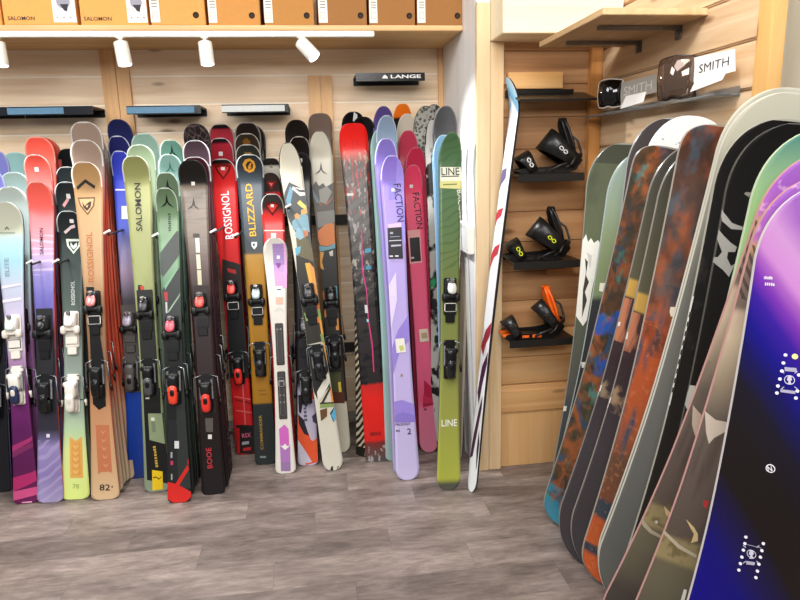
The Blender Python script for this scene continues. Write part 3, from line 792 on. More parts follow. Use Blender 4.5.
# ---- stack 2: coral / lavender
wv = dict(t='wave', s=(9, 7), rot=.5, dist=6, th=.75, w=.12, c='#b7a8d6', a=.6)
f2 = ski('coral red ski fading to lavender, dark vertical lettering, black binding', (51, 502), (39, 182), (25, 19, 25),
    [(502, '#a99cc6'), (475, '#8f80b8'), (447, '#9d8fc4'), (440, '#6f6690'), (430, '#34313e'), (330, '#3a3850'), (318, '#6a64b0'), (296, '#7a74c2'), (274, '#9c92d4'), (258, '#cbb4da'), (238, '#f2a0ac'), (205, '#ff6b62'), (182, '#f5604f')],
    side='#d85a50', rim='#f4a79c', over=[dict(wv, y=(440, 502)), dict(t='wave', s=(3, 10), dist=8, th=.8, w=.08, c='#f2e0f0', a=.5, y=(235, 275))], group=G_,
    texts=[('SALOMON', (43.6, 254.5), (43.2, 228), 3.6, '#3a2030', .010)],
    art=[('#e9e6ee', [(46.3, 434), (49.7, 434), (49.7, 437.5), (46.3, 437.5)])],
    bind=dict(yt=330, yh=392, body='#1a1a1c', plate='#222226'))
stack(f2, [
  dict(label='coral ski with a white dot on its tip, right behind the lettered coral ski', tip=(37, 155), w=(26, 19, 24), stops=[(0, '#8478a8'), (.5, '#3c3850'), (.75, '#b08ac0'), (.86, '#f58a88'), (1, '#f25445')], rim='#ffb0a4', side='#e85c50', group=G_, art=[('#fff4ee', [(36, 168), (40, 168), (40, 172), (36, 172)])]),
  dict(label='coral ski, tallest red tip of its stack, third back', tip=(39, 137), w=(28, 19, 24), stops=[(0, '#8478a8'), (.5, '#3c3850'), (.75, '#b08ac0'), (.86, '#f5786c'), (1, '#ee5544')], rim='#f0a090', side='#e2503f', group=G_),
  dict(label='coral ski at the back right of its stack, only its edge in view', tip=(45, 138), w=(28, 19, 24), stops=[(0, '#8478a8'), (.5, '#3c3850'), (1, '#e65442')], rim='#c06a5c', side='#c2473b', group=G_, dx=.0),
])
# ---- stack 3: charcoal green / lime
A3 = [('#e9b05a', [(69.5, 436.5), (75.5, 441), (82, 436.5), (83, 478), (70, 478)]), ('#e6a550', [(71.5, 441), (75.5, 444), (80, 441), (81, 475), (72, 475)]),
      ('#dfe9d8', [(66, 239), (81, 239), (80, 246), (73.5, 254), (67, 246)]), ('#2c3634', [(68, 240.5), (79, 240.5), (78, 245.5), (73.5, 251.5), (69, 245.5)]), ('#e6eee2', [(70.5, 242), (73, 246), (76.5, 242.5), (77, 246), (73.5, 249.5), (70.5, 246)]),
      ('#f0d8d8', [(64, 232), (72, 226), (76, 225), (76, 228), (72, 229), (66, 234)]), ('#f4f0ea', [(71.5, 220), (75.5, 220), (75.5, 223.5), (71.5, 223.5)]),
      ('#2d3533', [(64, 399), (88, 399), (88, 400), (64, 400)])]
for i in range(5): A3.append(('#f0bd70', [(73, 444 + i * 6.3), (75.7, 446 + i * 6.3), (78.5, 444 + i * 6.3), (78.5, 447 + i * 6.3), (75.7, 449.5 + i * 6.3), (73, 447 + i * 6.3)]))
f3 = ski('charcoal green ski with shield emblem, lime tail and white binding', (76, 499), (70, 211), (26, 19, 27),
    [(499, '#e4f58c'), (450, '#e2f0a0'), (432, '#c4dfae'), (415, '#b5cdb6'), (380, '#a3b2a6'), (340, '#7d8c84'), (318, '#5c6b66'), (270, '#46524f'), (240, '#2c3535'), (211, '#20262a')],
    side='#5d6a60', rim='#cfd8d2', art=A3, group=G_, texts=[('ROSSIGNOL', (75.3, 305), (74.6, 281), 3.6, '#d6ded8', .010), ('78', (72.3, 488.5), (79, 488.5), 4.4, '#a8b860')],
    bind=dict(yt=326, yh=392, body='#ece6da', lug='#f2ede4', lever='#e8e2d6', toe_band='#b9b2a4', x=(71.5, 73)))
stack(f3, [
  dict(label='charcoal ski with pale stripe, second in the stack between coral and tan skis', tip=(68, 182), w=(26, 19, 25), stops=[(0, '#b8c890'), (.3, '#5c6b66'), (1, '#262c30')], rim='#c9cfd0', side='#3a423c', group=G_, art=[('#e6e4e0', [(67.5, 194.5), (71.5, 194.5), (71.5, 199), (67.5, 199)]), ('#e4a9a9', [(62.5, 205), (68, 198.5), (70, 200), (64.5, 207.5)])]),
  dict(label='charcoal ski, third in the stack between coral and tan skis', tip=(69, 167), w=(26, 19, 25), stops=[(0, '#b8c890'), (.3, '#5c6b66'), (1, '#30383a')], rim='#cfd4d2', side='#40483f', group=G_),
  dict(label='near-black ski, tallest between the coral and tan skis', tip=(70, 149), w=(24, 19, 25), stops=[(0, '#30383a'), (1, '#1d2123')], rim='#2a2e30', side='#2a2e2a', group=G_),
])
# ---- stack 4: tan 82
A4 = [('#c67a52', [(95.5, 425), (109, 425), (112, 473), (108.5, 471.5), (105, 472), (101, 472), (98, 474.5)]),
      ('#2f2a26', [(76.5, 187), (86, 179.5), (95.5, 186), (94.5, 189), (86, 183), (77.5, 190)]),
      ('#6b4a30', [(77.5, 197.5), (95, 197), (94, 206), (87.5, 215), (80, 206)]), ('#d0a878', [(79, 199), (93.6, 198.6), (92.6, 205.5), (87.5, 213), (81.3, 205.5)]),
      ('#3a2c22', [(82, 201), (84.5, 206), (88, 202.5), (91.5, 201), (90.5, 207), (87, 211), (83, 207)]), ('#d0a878', [(85.6, 206), (88.5, 204.6), (87, 208)]),
      ('#141314', [(86, 287), (94, 287), (95, 300), (104, 360), (106, 406), (99, 410), (93, 404), (88, 300)])]
for i in range(5): A4.append(('#d99a74', [(100.8 + i * .7, 430 + i * 8.3), (103 + i * .7, 432.5 + i * 8.3), (105 + i * .7, 430 + i * 8.3), (105 + i * .7, 431.5 + i * 8.3), (103 + i * .7, 434.3 + i * 8.3), (100.8 + i * .7, 431.6 + i * 8.3)]))
f4 = ski('tan ski marked 82 on its tail with chevron and shield on the tip', (106, 499), (86, 162), (29, 19, 27),
    [(499, '#dcbb92'), (470, '#d6ae84'), (425, '#cf9a70'), (402, '#c88f66'), (375, '#8c6a50'), (300, '#a37c58'), (275, '#c8a078'), (240, '#c7a47c'), (200, '#bf976a'), (162, '#b48a5a')],
    side='#dd6a4a', rim='#e6ddd0', art=A4, group=G_, texts=[('ROSSIGNOL', (94.5, 282), (92, 232), 5.8, '#b86a38', .010), ('82', (99.4, 490.5), (110, 490.5), 6.2, '#2b2320', .010), ("'", (111.5, 488), (112.6, 488), 2.2, '#2b2320')],
    bind=dict(yt=306, yh=377, body='#18181a', lug='#d98a88', lever='#151517', toe_band='#ece8e0', x=(90.5, 99)))
stack(f4, [
  dict(label='brown-grey ski in clear wrap with a wide pale rim, right behind the tan ski', tip=(86, 140), w=(31, 19, 26), stops=[(0, '#cdb392'), (.22, '#c09070'), (.32, '#8a2c1c'), (.8, '#a84030'), (.88, '#a08878'), (1, '#a08878')], rim='#dcdad6', side=[(0, '#cdb392'), (.2, '#b98a68'), (.3, '#f0613c'), (.8, '#e8583a'), (1, '#d8d4ce')], group=G_, k_=1),
  dict(label='taupe ski in clear wrap, tallest behind the tan ski', tip=(86, 122), w=(31, 19, 26), stops=[(0, '#cdb392'), (.22, '#c09070'), (.32, '#c8482c'), (.8, '#c05038'), (.88, '#9a8474'), (1, '#9a8474')], rim='#d8d4ce', side=[(0, '#cdb392'), (.2, '#a88868'), (.3, '#8e2c1e'), (.8, '#a83020'), (1, '#d8d4ce')], group=G_, k_=1.9),
  dict(label='ski shown by its red-orange edge, nearest of the thin edges beside the tan ski', tip=(89.0, 128), w=(26, 18, 24), stops=[(0, '#cdb392'), (.22, '#c09070'), (.32, '#b8442c'), (.85, '#c24c30'), (.92, '#a89888'), (1, '#a89888')], rim='#cfccc8', side=[(0, '#cdb392'), (.2, '#b98a68'), (.3, '#e8603c'), (.8, '#e8603c'), (1, '#c8b8a8')], group=G_, k_=2.40, dx=0.012, bq=None),
  dict(label='ski shown by its dark red edge, second thin edge beside the tan ski', tip=(91.0, 133), w=(26, 18, 24), stops=[(0, '#cdb392'), (.22, '#c09070'), (.32, '#b8442c'), (.85, '#c24c30'), (.92, '#a89888'), (1, '#a89888')], rim='#cfccc8', side=[(0, '#cdb392'), (.2, '#b98a68'), (.3, '#8a2a1c'), (.8, '#8a2a1c'), (1, '#c8b8a8')], group=G_, k_=2.82, dx=0.029, bq=None),
  dict(label='ski shown by its bright orange edge, third thin edge beside the tan ski', tip=(93.0, 138), w=(26, 18, 24), stops=[(0, '#cdb392'), (.22, '#c09070'), (.32, '#b8442c'), (.85, '#c24c30'), (.92, '#a89888'), (1, '#a89888')], rim='#cfccc8', side=[(0, '#cdb392'), (.2, '#b98a68'), (.3, '#f07040'), (.8, '#f07040'), (1, '#c8b8a8')], group=G_, k_=3.24, dx=0.045, bq=None),
  dict(label='ski shown by its brick red edge, fourth thin edge beside the tan ski', tip=(95.0, 143), w=(26, 18, 24), stops=[(0, '#cdb392'), (.22, '#c09070'), (.32, '#b8442c'), (.85, '#c24c30'), (.92, '#a89888'), (1, '#a89888')], rim='#cfccc8', side=[(0, '#cdb392'), (.2, '#b98a68'), (.3, '#a83a24'), (.8, '#a83a24'), (1, '#c8b8a8')], group=G_, k_=3.66, dx=0.061, bq=None),
  dict(label='ski shown by its orange edge, fifth thin edge beside the tan ski', tip=(97.0, 148), w=(26, 18, 24), stops=[(0, '#cdb392'), (.22, '#c09070'), (.32, '#b8442c'), (.85, '#c24c30'), (.92, '#a89888'), (1, '#a89888')], rim='#cfccc8', side=[(0, '#cdb392'), (.2, '#b98a68'), (.3, '#ec6a40'), (.8, '#ec6a40'), (1, '#c8b8a8')], group=G_, k_=4.08, dx=0.078, bq=None),
  dict(label='ski shown by its edge beside the blue skis, last of the tan stack', tip=(99.0, 153), w=(26, 18, 24), stops=[(0, '#cdb392'), (.22, '#c09070'), (.32, '#b8442c'), (.85, '#c24c30'), (.92, '#a89888'), (1, '#a89888')], rim='#cfccc8', side=[(0, '#cdb392'), (.2, '#b98a68'), (.3, '#c8502f'), (.8, '#c8502f'), (1, '#c8b8a8')], group=G_, k_=4.50, dx=0.095, bq=None),
], tspace=.066)
# ---- stack 5: blue
f5 = ski('blue ski with a white sticker behind the olive lettered ski', (138, 478), (121.5, 151), (20, 15, 19),
    [(478, '#2a3a78'), (462, '#1c3f9c'), (392, '#1b4ab8'), (386, '#3a3a42'), (300, '#4a4850'), (270, '#b09ab8'), (250, '#a6a0d0'), (230, '#5a6ad0'), (180, '#3a48c8'), (151, '#3540b8')],
    side='#3a56b0', rim='#c9d2ee', group=G_, dY=.2, art=[('#efeef2', [(121.5, 206), (128, 206), (128, 219), (121.5, 219)]), ('#e8e4f0', [(115, 189), (126, 189), (126, 190.5), (115, 190.5)])],
    bind=dict(yt=325, yh=372, body='#55504e', lug='#9a92a0', plate='#4b4643', x=(131.5, 133)))
stack(f5, [
  dict(label='navy ski with pale rim, second in the blue stack', tip=(119.5, 136), w=(22, 18, 20), stops=[(0, '#1c3f9c'), (.4, '#1c3c8c'), (1, '#2a2c68')], rim='#d6dae6', side='#2f55b8', group=G_),
  dict(label='dark navy ski, tallest of the blue stack under the ledge corner', tip=(120, 119.5), w=(24, 18, 20), stops=[(0, '#1c3f9c'), (.4, '#1c3c8c'), (1, '#232552')], rim='#2f315e', side='#1a3a92', group=G_),
], spacing=.09)
# ---- stack 6: olive lettered
A6 = [('#141413', [(143, 388), (160, 388), (161, 414), (144, 414)]), ('#141413', [(144, 412), (163, 413), (172, 470), (171, 484), (147, 480)]),
      ('#8f9c76', [(148, 413.5), (162, 413.5), (165, 444), (149.5, 440)]), ('#76856a', [(151, 421), (155, 421), (156, 432), (152, 432)]), ('#dfe2d2', [(151, 417.5), (154.5, 417.5), (154.5, 421), (151, 421)]),
      ('#141413', [(138, 285), (142, 285), (142, 291), (138, 291)]), ('#c0462e', [(140, 286), (144, 286), (144, 291), (141, 291)]),
      ('#f0c818', [(152, 470), (162.5, 471.5), (163, 489), (152.5, 490.5)]), ('#4a3c08', [(153, 477.2), (156, 476.4), (159, 478.6), (161.5, 476), (161.6, 477), (159, 479.8), (156, 477.6), (153.2, 478.4)]),
      ('#d8d4c4', [(145.5, 393), (149.5, 393), (149.5, 399), (145.5, 399)])]
f6 = ski('olive ski with large dark vertical lettering and a yellow block on its tail', (158, 491), (136, 156), (27, 20, 25),
    [(491, '#8c9a80'), (478, '#8a977c'), (410, '#8f9c76'), (388, '#98a272'), (290, '#9fa66e'), (200, '#9fa069'), (156, '#8c8e56')],
    side='#b9c29a', rim='#d9dcc4', art=A6, group=G_, texts=[('SALOMON', (142.6, 231), (140.4, 183), 6, '#23231c', .010), ('~8', (158.2, 467), (155.4, 445), 2.6, '#c9a640', .010)],
    bind=dict(yt=311, yh=376, body='#161616', lug='#3c3c3e', lever='#4a4a4c', plate='#1e1e1e', x=(144.5, 147.5)))
stack(f6, [
  dict(label='sage green ski, second behind the olive lettered ski', tip=(141, 145), w=(28, 20, 24), stops=[(0, '#8a977c'), (.4, '#7f9078'), (1, '#9aae8a')], rim='#cfdccb', side='#a9b79a', group=G_),
  dict(label='pale mint ski, tallest behind the olive lettered ski', tip=(145.5, 133.5), w=(27, 20, 24), stops=[(0, '#8a977c'), (.4, '#8fa89a'), (1, '#93b5a4')], rim='#c9e0d6', side='#c3d8cb', group=G_),
])
# ---- stack 7: green with charcoal diagonals, red tail
LOGO_A = lambda cx, cy, r, c: [(c, [(cx, cy - r), (cx + r * .22, cy + r * .15), (cx + r * .95, cy + r * .85), (cx + r * .25, cy + r * .5), (cx, cy + r * .15), (cx - r * .25, cy + r * .5), (cx - r * .95, cy + r * .85), (cx - r * .22, cy + r * .15)])]
A7 = [('#4c524f', [(160, 253), (176.5, 231), (183, 231), (182, 252), (163, 277), (160, 274)]), ('#363b3a', [(162, 290), (182, 264), (186, 264), (194, 470), (168, 400), (163, 330)]),
      ('#7fae8a', [(164.5, 286), (176, 269), (178, 269), (165, 290)]), ('#9db39f', [(168, 311), (181, 292), (181, 294), (168.5, 313)]), ('#c2323a', [(164, 292), (167.5, 292), (168, 301), (165, 301)]), ('#cfd2cc', [(165.4, 302), (167.2, 302), (167.6, 313), (165.8, 313)]),
      ('#171718', [(163, 330), (182, 330), (186, 420), (168, 420)]), ('#2e3231', [(176, 380), (192, 380), (196, 488), (178, 488)]),
      ('#d8261e', [(167.5, 482), (176, 484), (192, 492), (192, 504), (167.5, 504)]), ('#d8261e', [(175, 484.5), (187.5, 465), (189, 469), (178.5, 486.5)]), ('#c9241d', [(187.5, 462), (190.5, 455), (191, 460), (188.5, 466)]),
      ('#d9dcda', [(174.5, 441), (179, 441), (179, 448.5), (174.5, 448.5)]), ('#c03a60', [(170.5, 461), (173.2, 461), (173.2, 465), (170.5, 465)]), ('#a6a8a8', [(170.6, 452), (172.4, 452), (172.4, 458), (170.6, 458)]), ('#a6a8a8', [(171, 474), (172.4, 474), (172.4, 480), (171, 480)])] + LOGO_A(167.8, 202, 7, '#15181a')
f7 = ski('green and charcoal ski with diagonal bands and bright red tail', (180, 502), (167, 188), (22, 19, 23),
    [(502, '#222425'), (380, '#26292a'), (300, '#5a7f66'), (260, '#84ac86'), (230, '#86a880'), (188, '#5d7355')],
    side='#2a2c2c', rim='#cfdccf', art=A7, group=G_, texts=[('~8', (171, 231), (170.5, 213), 2.6, '#3c5442')],
    bind=dict(yt=331, yh=384, body='#17181a', lug='#e0606e', lever='#e6452e', toe_band='#1c1c1e', x=(170, 172)))
stack(f7, [
  dict(label='moss green ski with black emblem, second in the green and charcoal stack', tip=(168, 172.5), w=(23, 19, 22), stops=[(0, '#222425'), (.5, '#3a4a40'), (1, '#6c8264')], rim='#dbe5da', side='#353c38', group=G_, art=LOGO_A(168.5, 186, 6, '#15181a')),
  dict(label='pale teal ski with dark emblem, third in the green and charcoal stack', tip=(171, 154.5), w=(24, 19, 22), stops=[(0, '#222425'), (.5, '#3a4a40'), (1, '#8fbab0')], rim='#d3e8e2', side='#8fb0a8', group=G_, art=LOGO_A(171, 168, 6, '#3c7a66')),
  dict(label='grey-green ski with dark emblem, tallest of the green and charcoal stack', tip=(172.5, 140), w=(24, 19, 22), stops=[(0, '#222425'), (.5, '#3a4a40'), (1, '#5f8a7a')], rim='#c3d2c0', side='#4a5a52', group=G_, art=LOGO_A(173, 152, 6, '#1f332c')),
])
# ---- stack 8: weathered grey / maroon
A8 = [('#e9e3c9', [(195.2, 238), (199.2, 238), (200, 252.5), (196, 252.5)]), ('#e9e3c9', [(196, 254.5), (200, 254.5), (201, 269), (197, 269)]), ('#d9d3b4', [(197, 270), (201.2, 270), (202, 285), (198, 285)]),
      ('#3a342e', [(193, 233.5), (199.5, 233.5), (199.5, 237.5), (193, 237.5)]), ('#e9e5dc', [(191.5, 182), (195, 182), (195, 185.5), (191.5, 185.5)]),
      ('#d9d9c8', [(201, 342), (204.5, 342), (205, 357), (201.5, 357)]), ('#d8242a', [(197, 357), (212, 355.5), (212, 357.8), (197, 359.2)]),
      ('#5c5450', [(205, 418), (213, 418), (213, 432), (206, 432)]), ('#e4e0dc', [(208, 434.5), (211.8, 434.5), (211.8, 439), (208, 439)])] + LOGO_A(193.5, 204, 7, '#3d3630')
f8 = ski('weathered grey ski with black tip, maroon sides and a row of cream blocks', (214, 494), (193, 160), (28, 22, 23),
    [(494, '#191314'), (440, '#1d1415'), (380, '#2a1618'), (300, '#321d1e'), (270, '#5a4440'), (240, '#7c6c60'), (192, '#8a7d70'), (187, '#857868'), (183, '#16120f'), (160, '#120f0d')],
    side='#3a1c20', rim='#34312e', art=A8, group=G_, texts=[('BOOE', (212.8, 468), (211.2, 447.5), 5.2, '#c2303c', .010)],
    over=[dict(t='noise', s=(10, 120), th=.6, w=.1, c='#4a4038', a=.35, y=(190, 280))],
    bind=dict(yt=307, yh=392, body='#1c1a1b', lug='#e25a50', lever='#e0362c', toe_band='#3a3c3e', plate='#2a1c1e', x=(200, 205)))
stack(f8, [
  dict(label='maroon and charcoal ski with pale rim, just behind the weathered grey ski', tip=(196.5, 157), w=(29, 22, 23), stops=[(0, '#191314'), (.7, '#3a1c24'), (1, '#4a1e2c')], rim='#c9c4c6', side='#2c1518', group=G_, k_=.8),
  dict(label='charcoal ski with wine-red sheen, third behind the weathered grey ski', tip=(197, 140.5), w=(27, 22, 23), stops=[(0, '#191314'), (.7, '#3a2028'), (1, '#4c3a42')], rim='#bdb8ba', side='#4a1c22', group=G_, k_=1.8),
  dict(label='patterned black ski, tallest behind the weathered grey ski', tip=(197.5, 124), w=(26, 22, 23), stops=[(0, '#191314'), (1, '#211b1c')], rim='#3a3234', side='#1d1315', group=G_, k_=2.8, over=[dict(t='edge', s=(40, 30), th=.05, w=.02, inv=True, c='#5a4c48')]),
])
# ---- stack 9: red, white lettering
SH = lambda cx, cy, w, h, a, b_, c: [(a, [(cx - w, cy - h * .45), (cx, cy - h * .6), (cx + w, cy - h * .45), (cx + w * .75, cy + h * .1), (cx, cy + h), (cx - w * .75, cy + h * .1)]), (b_, [(cx - w * .72, cy - h * .28), (cx, cy - h * .42), (cx + w * .72, cy - h * .28), (cx + w * .5, cy + h * .08), (cx, cy + h * .7), (cx - w * .5, cy + h * .08)]), (c, [(cx - w * .22, cy - h * .3), (cx + w * .22, cy - h * .3), (cx + w * .22, cy), (cx - w * .22, cy)])]
A9 = SH(223.5, 170.5, 8.5, 9.5, '#7a1414', '#e03a36', '#ffffff') + [
      ('#1d1012', [(222, 259), (242, 264.5), (246, 300), (222, 300)]), ('#b02020', [(227, 268), (236, 270), (236, 274), (228, 272)]),
      ('#17181a', [(226, 300), (248, 300), (250, 378), (230, 378)]), ('#1a1014', [(236, 425), (258, 425), (258, 453), (236, 453)]), ('#b0161a', [(236, 428), (239.5, 428), (240, 453), (237, 453)]),
      ('#8a1218', [(235, 399), (254, 403), (254, 404.5), (235, 400.5)]), ('#f07070', [(234, 396), (252, 399), (252, 400), (234, 397)]), ('#f07070', [(236, 410), (254, 412), (254, 413), (236, 411)]), ('#f26a66', [(242, 384), (243.4, 384), (246, 425), (244.8, 425)]), ('#c42024', [(243, 448), (251, 447), (251, 450), (243, 451)]), ('#a8a4a8', [(242, 442), (249, 441), (249, 444), (242, 445)])]
f9 = ski('bright red ski with white vertical lettering and black winged tip', (246, 454), (223, 159), (28, 20, 19),
    [(454, '#b0161a'), (428, '#d01c20'), (385, '#e42426'), (380, '#cc1e22'), (300, '#c81e22'), (262, '#d82426'), (200, '#e8292b'), (167, '#e02426'), (164, '#17120f'), (159, '#141110')],
    side='#2c2022', rim='#c8c0bc', art=A9, group=G_, dY=.12, texts=[('ROSSIGNOL', (233.6, 238.5), (228.6, 191), 8, '#ffffff', .010), ('RSX', (242.2, 438), (251, 437), 4.5, '#e86a90', .010)],
    bind=dict(yt=293, yh=366, body='#17171a', lug='#e8544c', lever='#e2342c', toe_band='#f0eee8', x=(233.5, 239.5)))
stack(f9, [
  dict(label='dark red ski with white dot, second in the red lettered stack', tip=(222, 138), w=(24, 20, 19), stops=[(0, '#8a1418'), (.7, '#6a1a1e'), (.93, '#b02a36'), (.982, '#c03040'), (.986, '#1a1618'), (1, '#1a1618')], rim='#cfc8c6', side='#55504a', group=G_, art=[('#f4f0ee', [(219, 152), (223, 152), (223, 156), (219, 156)])]),
  dict(label='red and black ski, tallest of the red lettered stack', tip=(222.5, 124), w=(25, 20, 19), stops=[(0, '#8a1418'), (.7, '#6a1a1e'), (.94, '#c23a48'), (.984, '#c23a48'), (.988, '#241c1e'), (1, '#241c1e')], rim='#c6bfba', side='#6a645a', group=G_),
], spacing=.085)
# ---- stack 10: slate and ochre
A10 = [('#c58a2c', [(243, 165), (245.8, 160.5), (250.5, 159.5), (254.5, 162), (256, 167), (254, 171.5), (249.5, 173), (245, 170.5)]), ('#2a2520', [(246, 165.5), (248, 162.8), (251, 162), (253.4, 165), (253, 168.6), (250, 170.4), (247, 169)]), ('#c58a2c', [(248, 168), (250.6, 163.6), (252, 164), (251, 167), (252.4, 167.4), (249.4, 170)]),
       ('#e8e6e0', [(251.5, 242), (257, 242), (257, 246), (254.3, 249.5), (251.5, 246)]), ('#343a3f', [(252.8, 243.5), (254.8, 243.5), (254.8, 246), (252.8, 246)]),
       ('#23282a', [(250, 403), (263, 409), (276, 403), (280, 466), (250, 466)]), ('#8a6420', [(258, 390), (266, 390), (266, 391), (258, 391)]), ('#8a6420', [(259, 394), (267, 394), (267, 395), (259, 395)]), ('#7a8a8a', [(260, 456), (266, 456), (266, 458), (260, 458)])]
f10 = ski('slate ski with gold vertical lettering and an ochre middle', (266, 464), (250, 154.5), (28, 20, 21),
    [(464, '#262c2c'), (404, '#2a2f30'), (403, '#b07a22'), (350, '#b98326'), (270, '#c28c30'), (255, '#b88a3c'), (253, '#4a4a46'), (248, '#3f474c'), (190, '#46515a'), (170, '#2c3238'), (155, '#1c2024')],
    side='#6a665e', rim='#c9cccc', art=A10, group=G_, dY=.17, texts=[('BLIZZARD', (256.4, 236), (251.8, 183.5), 6.6, '#e3ab32', .010), ('COMMANDER', (263.6, 449.5), (261.6, 415), 2.8, '#b08a30', .010)],
    bind=dict(yt=298, yh=358, body='#17181a', lug='#b8ccd0', lever='#2a2c2e', toe_band='#e6e2da', x=(256, 259.5)))
stack(f10, [
  dict(label='dark ski with gold roundel and pale rim, second in the slate and ochre stack', tip=(248.5, 144.5), w=(26, 20, 21), stops=[(0, '#262c2c'), (.6, '#6a4c1c'), (1, '#2c2e2c')], rim='#b9b6b0', side='#8a5a20', group=G_, k_=.9, art=[('#8a6a30', [(245, 153), (252, 153), (252, 157), (245, 157)])]),
  dict(label='dark ski with bronze emblem, third in the slate and ochre stack', tip=(247.5, 133.5), w=(26, 20, 21), stops=[(0, '#262c2c'), (.6, '#6a4c1c'), (1, '#30281f')], rim='#b0aca6', side='#5a4630', group=G_, k_=1.7, art=[('#7a4e20', [(243, 142), (247, 139), (251, 142), (250, 146), (244, 146)])]),
  dict(label='black ski with grey rim, tallest of the slate and ochre stack', tip=(248, 122.5), w=(26, 20, 21), stops=[(0, '#262c2c'), (.6, '#3a2c1c'), (1, '#211a18')], rim='#8a8682', side='#4a4038', group=G_, k_=2.6),
  dict(label='black ski at the back of the slate and ochre stack, only its edge showing', tip=(252, 125), w=(27, 20, 21), stops=[(0, '#262c2c'), (1, '#241d1b')], rim='#5a5652', side='#2f2a27', group=G_, k_=3.4),
], spacing=.066)
# ---- stack 11: white children's ski in front of red ones
A11 = [('#e7a6d8', [(279, 245), (282, 243), (286, 245), (287.5, 288), (281, 288)]), ('#a98ac0', [(272.5, 244), (283.5, 244), (284.5, 265), (273.5, 265)]), ('#c79ad0', [(273.5, 265), (284, 265), (284, 275), (274, 275)]),
       ('#e8a0cc', [(274, 272), (284, 272), (284.5, 286), (275, 286)]), ('#f7f5f2', [(275, 286), (282.5, 286), (282.5, 297), (275, 297)]), ('#444444', [(277, 289), (281, 289), (281, 290.3), (277, 290.3)]),
       ('#f2b8a4', [(275.5, 297), (283, 297), (283, 304), (276, 304)]), ('#8a4a9a', [(276, 263), (281, 263), (280.5, 266), (278.5, 268.5), (276.5, 266)]), ('#f4ecf4', [(276.8, 255.5), (280, 255.5), (280, 259), (276.8, 259)]),
       ('#d9d6d0', [(275, 310), (279, 306), (283, 310), (283, 312), (279, 308.5), (275, 312)]),
       ('#d56ac4', [(279, 429), (284.5, 424.5), (288.5, 429), (290, 466), (281, 466)]), ('#b27ac0', [(280, 445), (290, 445), (290.5, 470), (281, 470)]), ('#9a7aa8', [(281, 462), (290.5, 462), (290.5, 471), (281, 471)]), ('#f6f2ee', [(280, 445.5), (283, 446), (285, 443.5), (287, 446), (290, 445.5), (287.5, 448), (285, 450), (283, 448)])]
f11 = ski('narrow white ski with pink and violet panels, standing in front of short red skis', (286, 473), (276, 238), (24, 15, 20),
    [(473, '#ece6dc'), (238, '#e9e4da')], side='#b8b0a6', rim='#d8d4cc', art=A11, group=G_, dY=.2, rise=.03)
rt, p11 = f11[0], f11[1]
bm = bmesh.new()
for (a, b_) in (((276, 323), (287, 365)), ((279, 371), (288, 419))):
    q0 = p11.uq(*b_)[1]; q1 = p11.uq(*a)[1]; lb(bm, -.021, .021, 0, .006, q0, q1, p11, .004, 0, .9, .97); 
    lb(bm, -.012, .012, .006, .010, q0 + .02, q1 - .03, p11, .002, 1)
for yy in (329, 395, 402): 
    q = p11.uq(281, yy)[1]
    for u in (-.009, .009): cyl(bm, Vector((u, -(p11.th / 2 + .006), q)), Vector((u, -(p11.th / 2 + .012), q)), .004, 10, 1)
q = p11.uq(283, 383)[1]; lb(bm, -.014, .014, .006, .022, q - .015, q + .015, p11, .003, 2)
bmo('mounting_plate', bm, [mat('#3a3736', .4), mat('#8d8a88', .35), mat('#b9b7b4', .3)], rt)
stack(f11, [
  dict(label='short red ski with triangular badge directly behind the white ski', tip=(273, 194), w=(23, 19, 20), stops=[(0, '#8a1418'), (.5, '#a81c20'), (.77, '#e84a44'), (.8, '#e8928a'), (.81, '#d83c38'), (.93, '#d6302e'), (.955, '#3a3634'), (1, '#3a3634')], rim='#d8d8d4', side='#221c1c', group=G_, k_=.9,
       art=SH(272.5, 207.5, 7.5, 8.5, '#6a1414', '#e0403a', '#ffffff') + [('#f4d8c8', [(264, 230), (285, 230), (285, 231), (264, 231)]), ('#f4e8e0', [(271, 233), (276, 233), (276, 238), (271, 238)])]),
  dict(label='red ski with black tip band, third in the short red stack', tip=(271.5, 173), w=(20, 18, 19), stops=[(0, '#8a1418'), (.8, '#b02426'), (.935, '#b8262a'), (.94, '#3a2a26'), (1, '#2c201e')], rim='#3a2e2a', side='#3a1416', group=G_, k_=1.8, art=[('#7a1a1a', [(266, 182), (277, 182), (271.5, 190)]), ('#e07068', [(269, 183), (274, 183), (271.5, 187)])]),
  dict(label='white-tipped ski with black scalloped edge, tallest of the short red stack', tip=(271.5, 158.5), w=(19, 18, 19), stops=[(0, '#8a1418'), (.8, '#a8282a'), (.925, '#cfc8bc'), (.975, '#e0dacd'), (.98, '#221e1c'), (1, '#221e1c')], rim='#2c2826', side='#5a4a40', group=G_, k_=2.7, pt=3.2, art=[('#9a8f7c', [(269.7, 168.5), (271.5, 165), (273.2, 168.5)])]),
], spacing=.065)
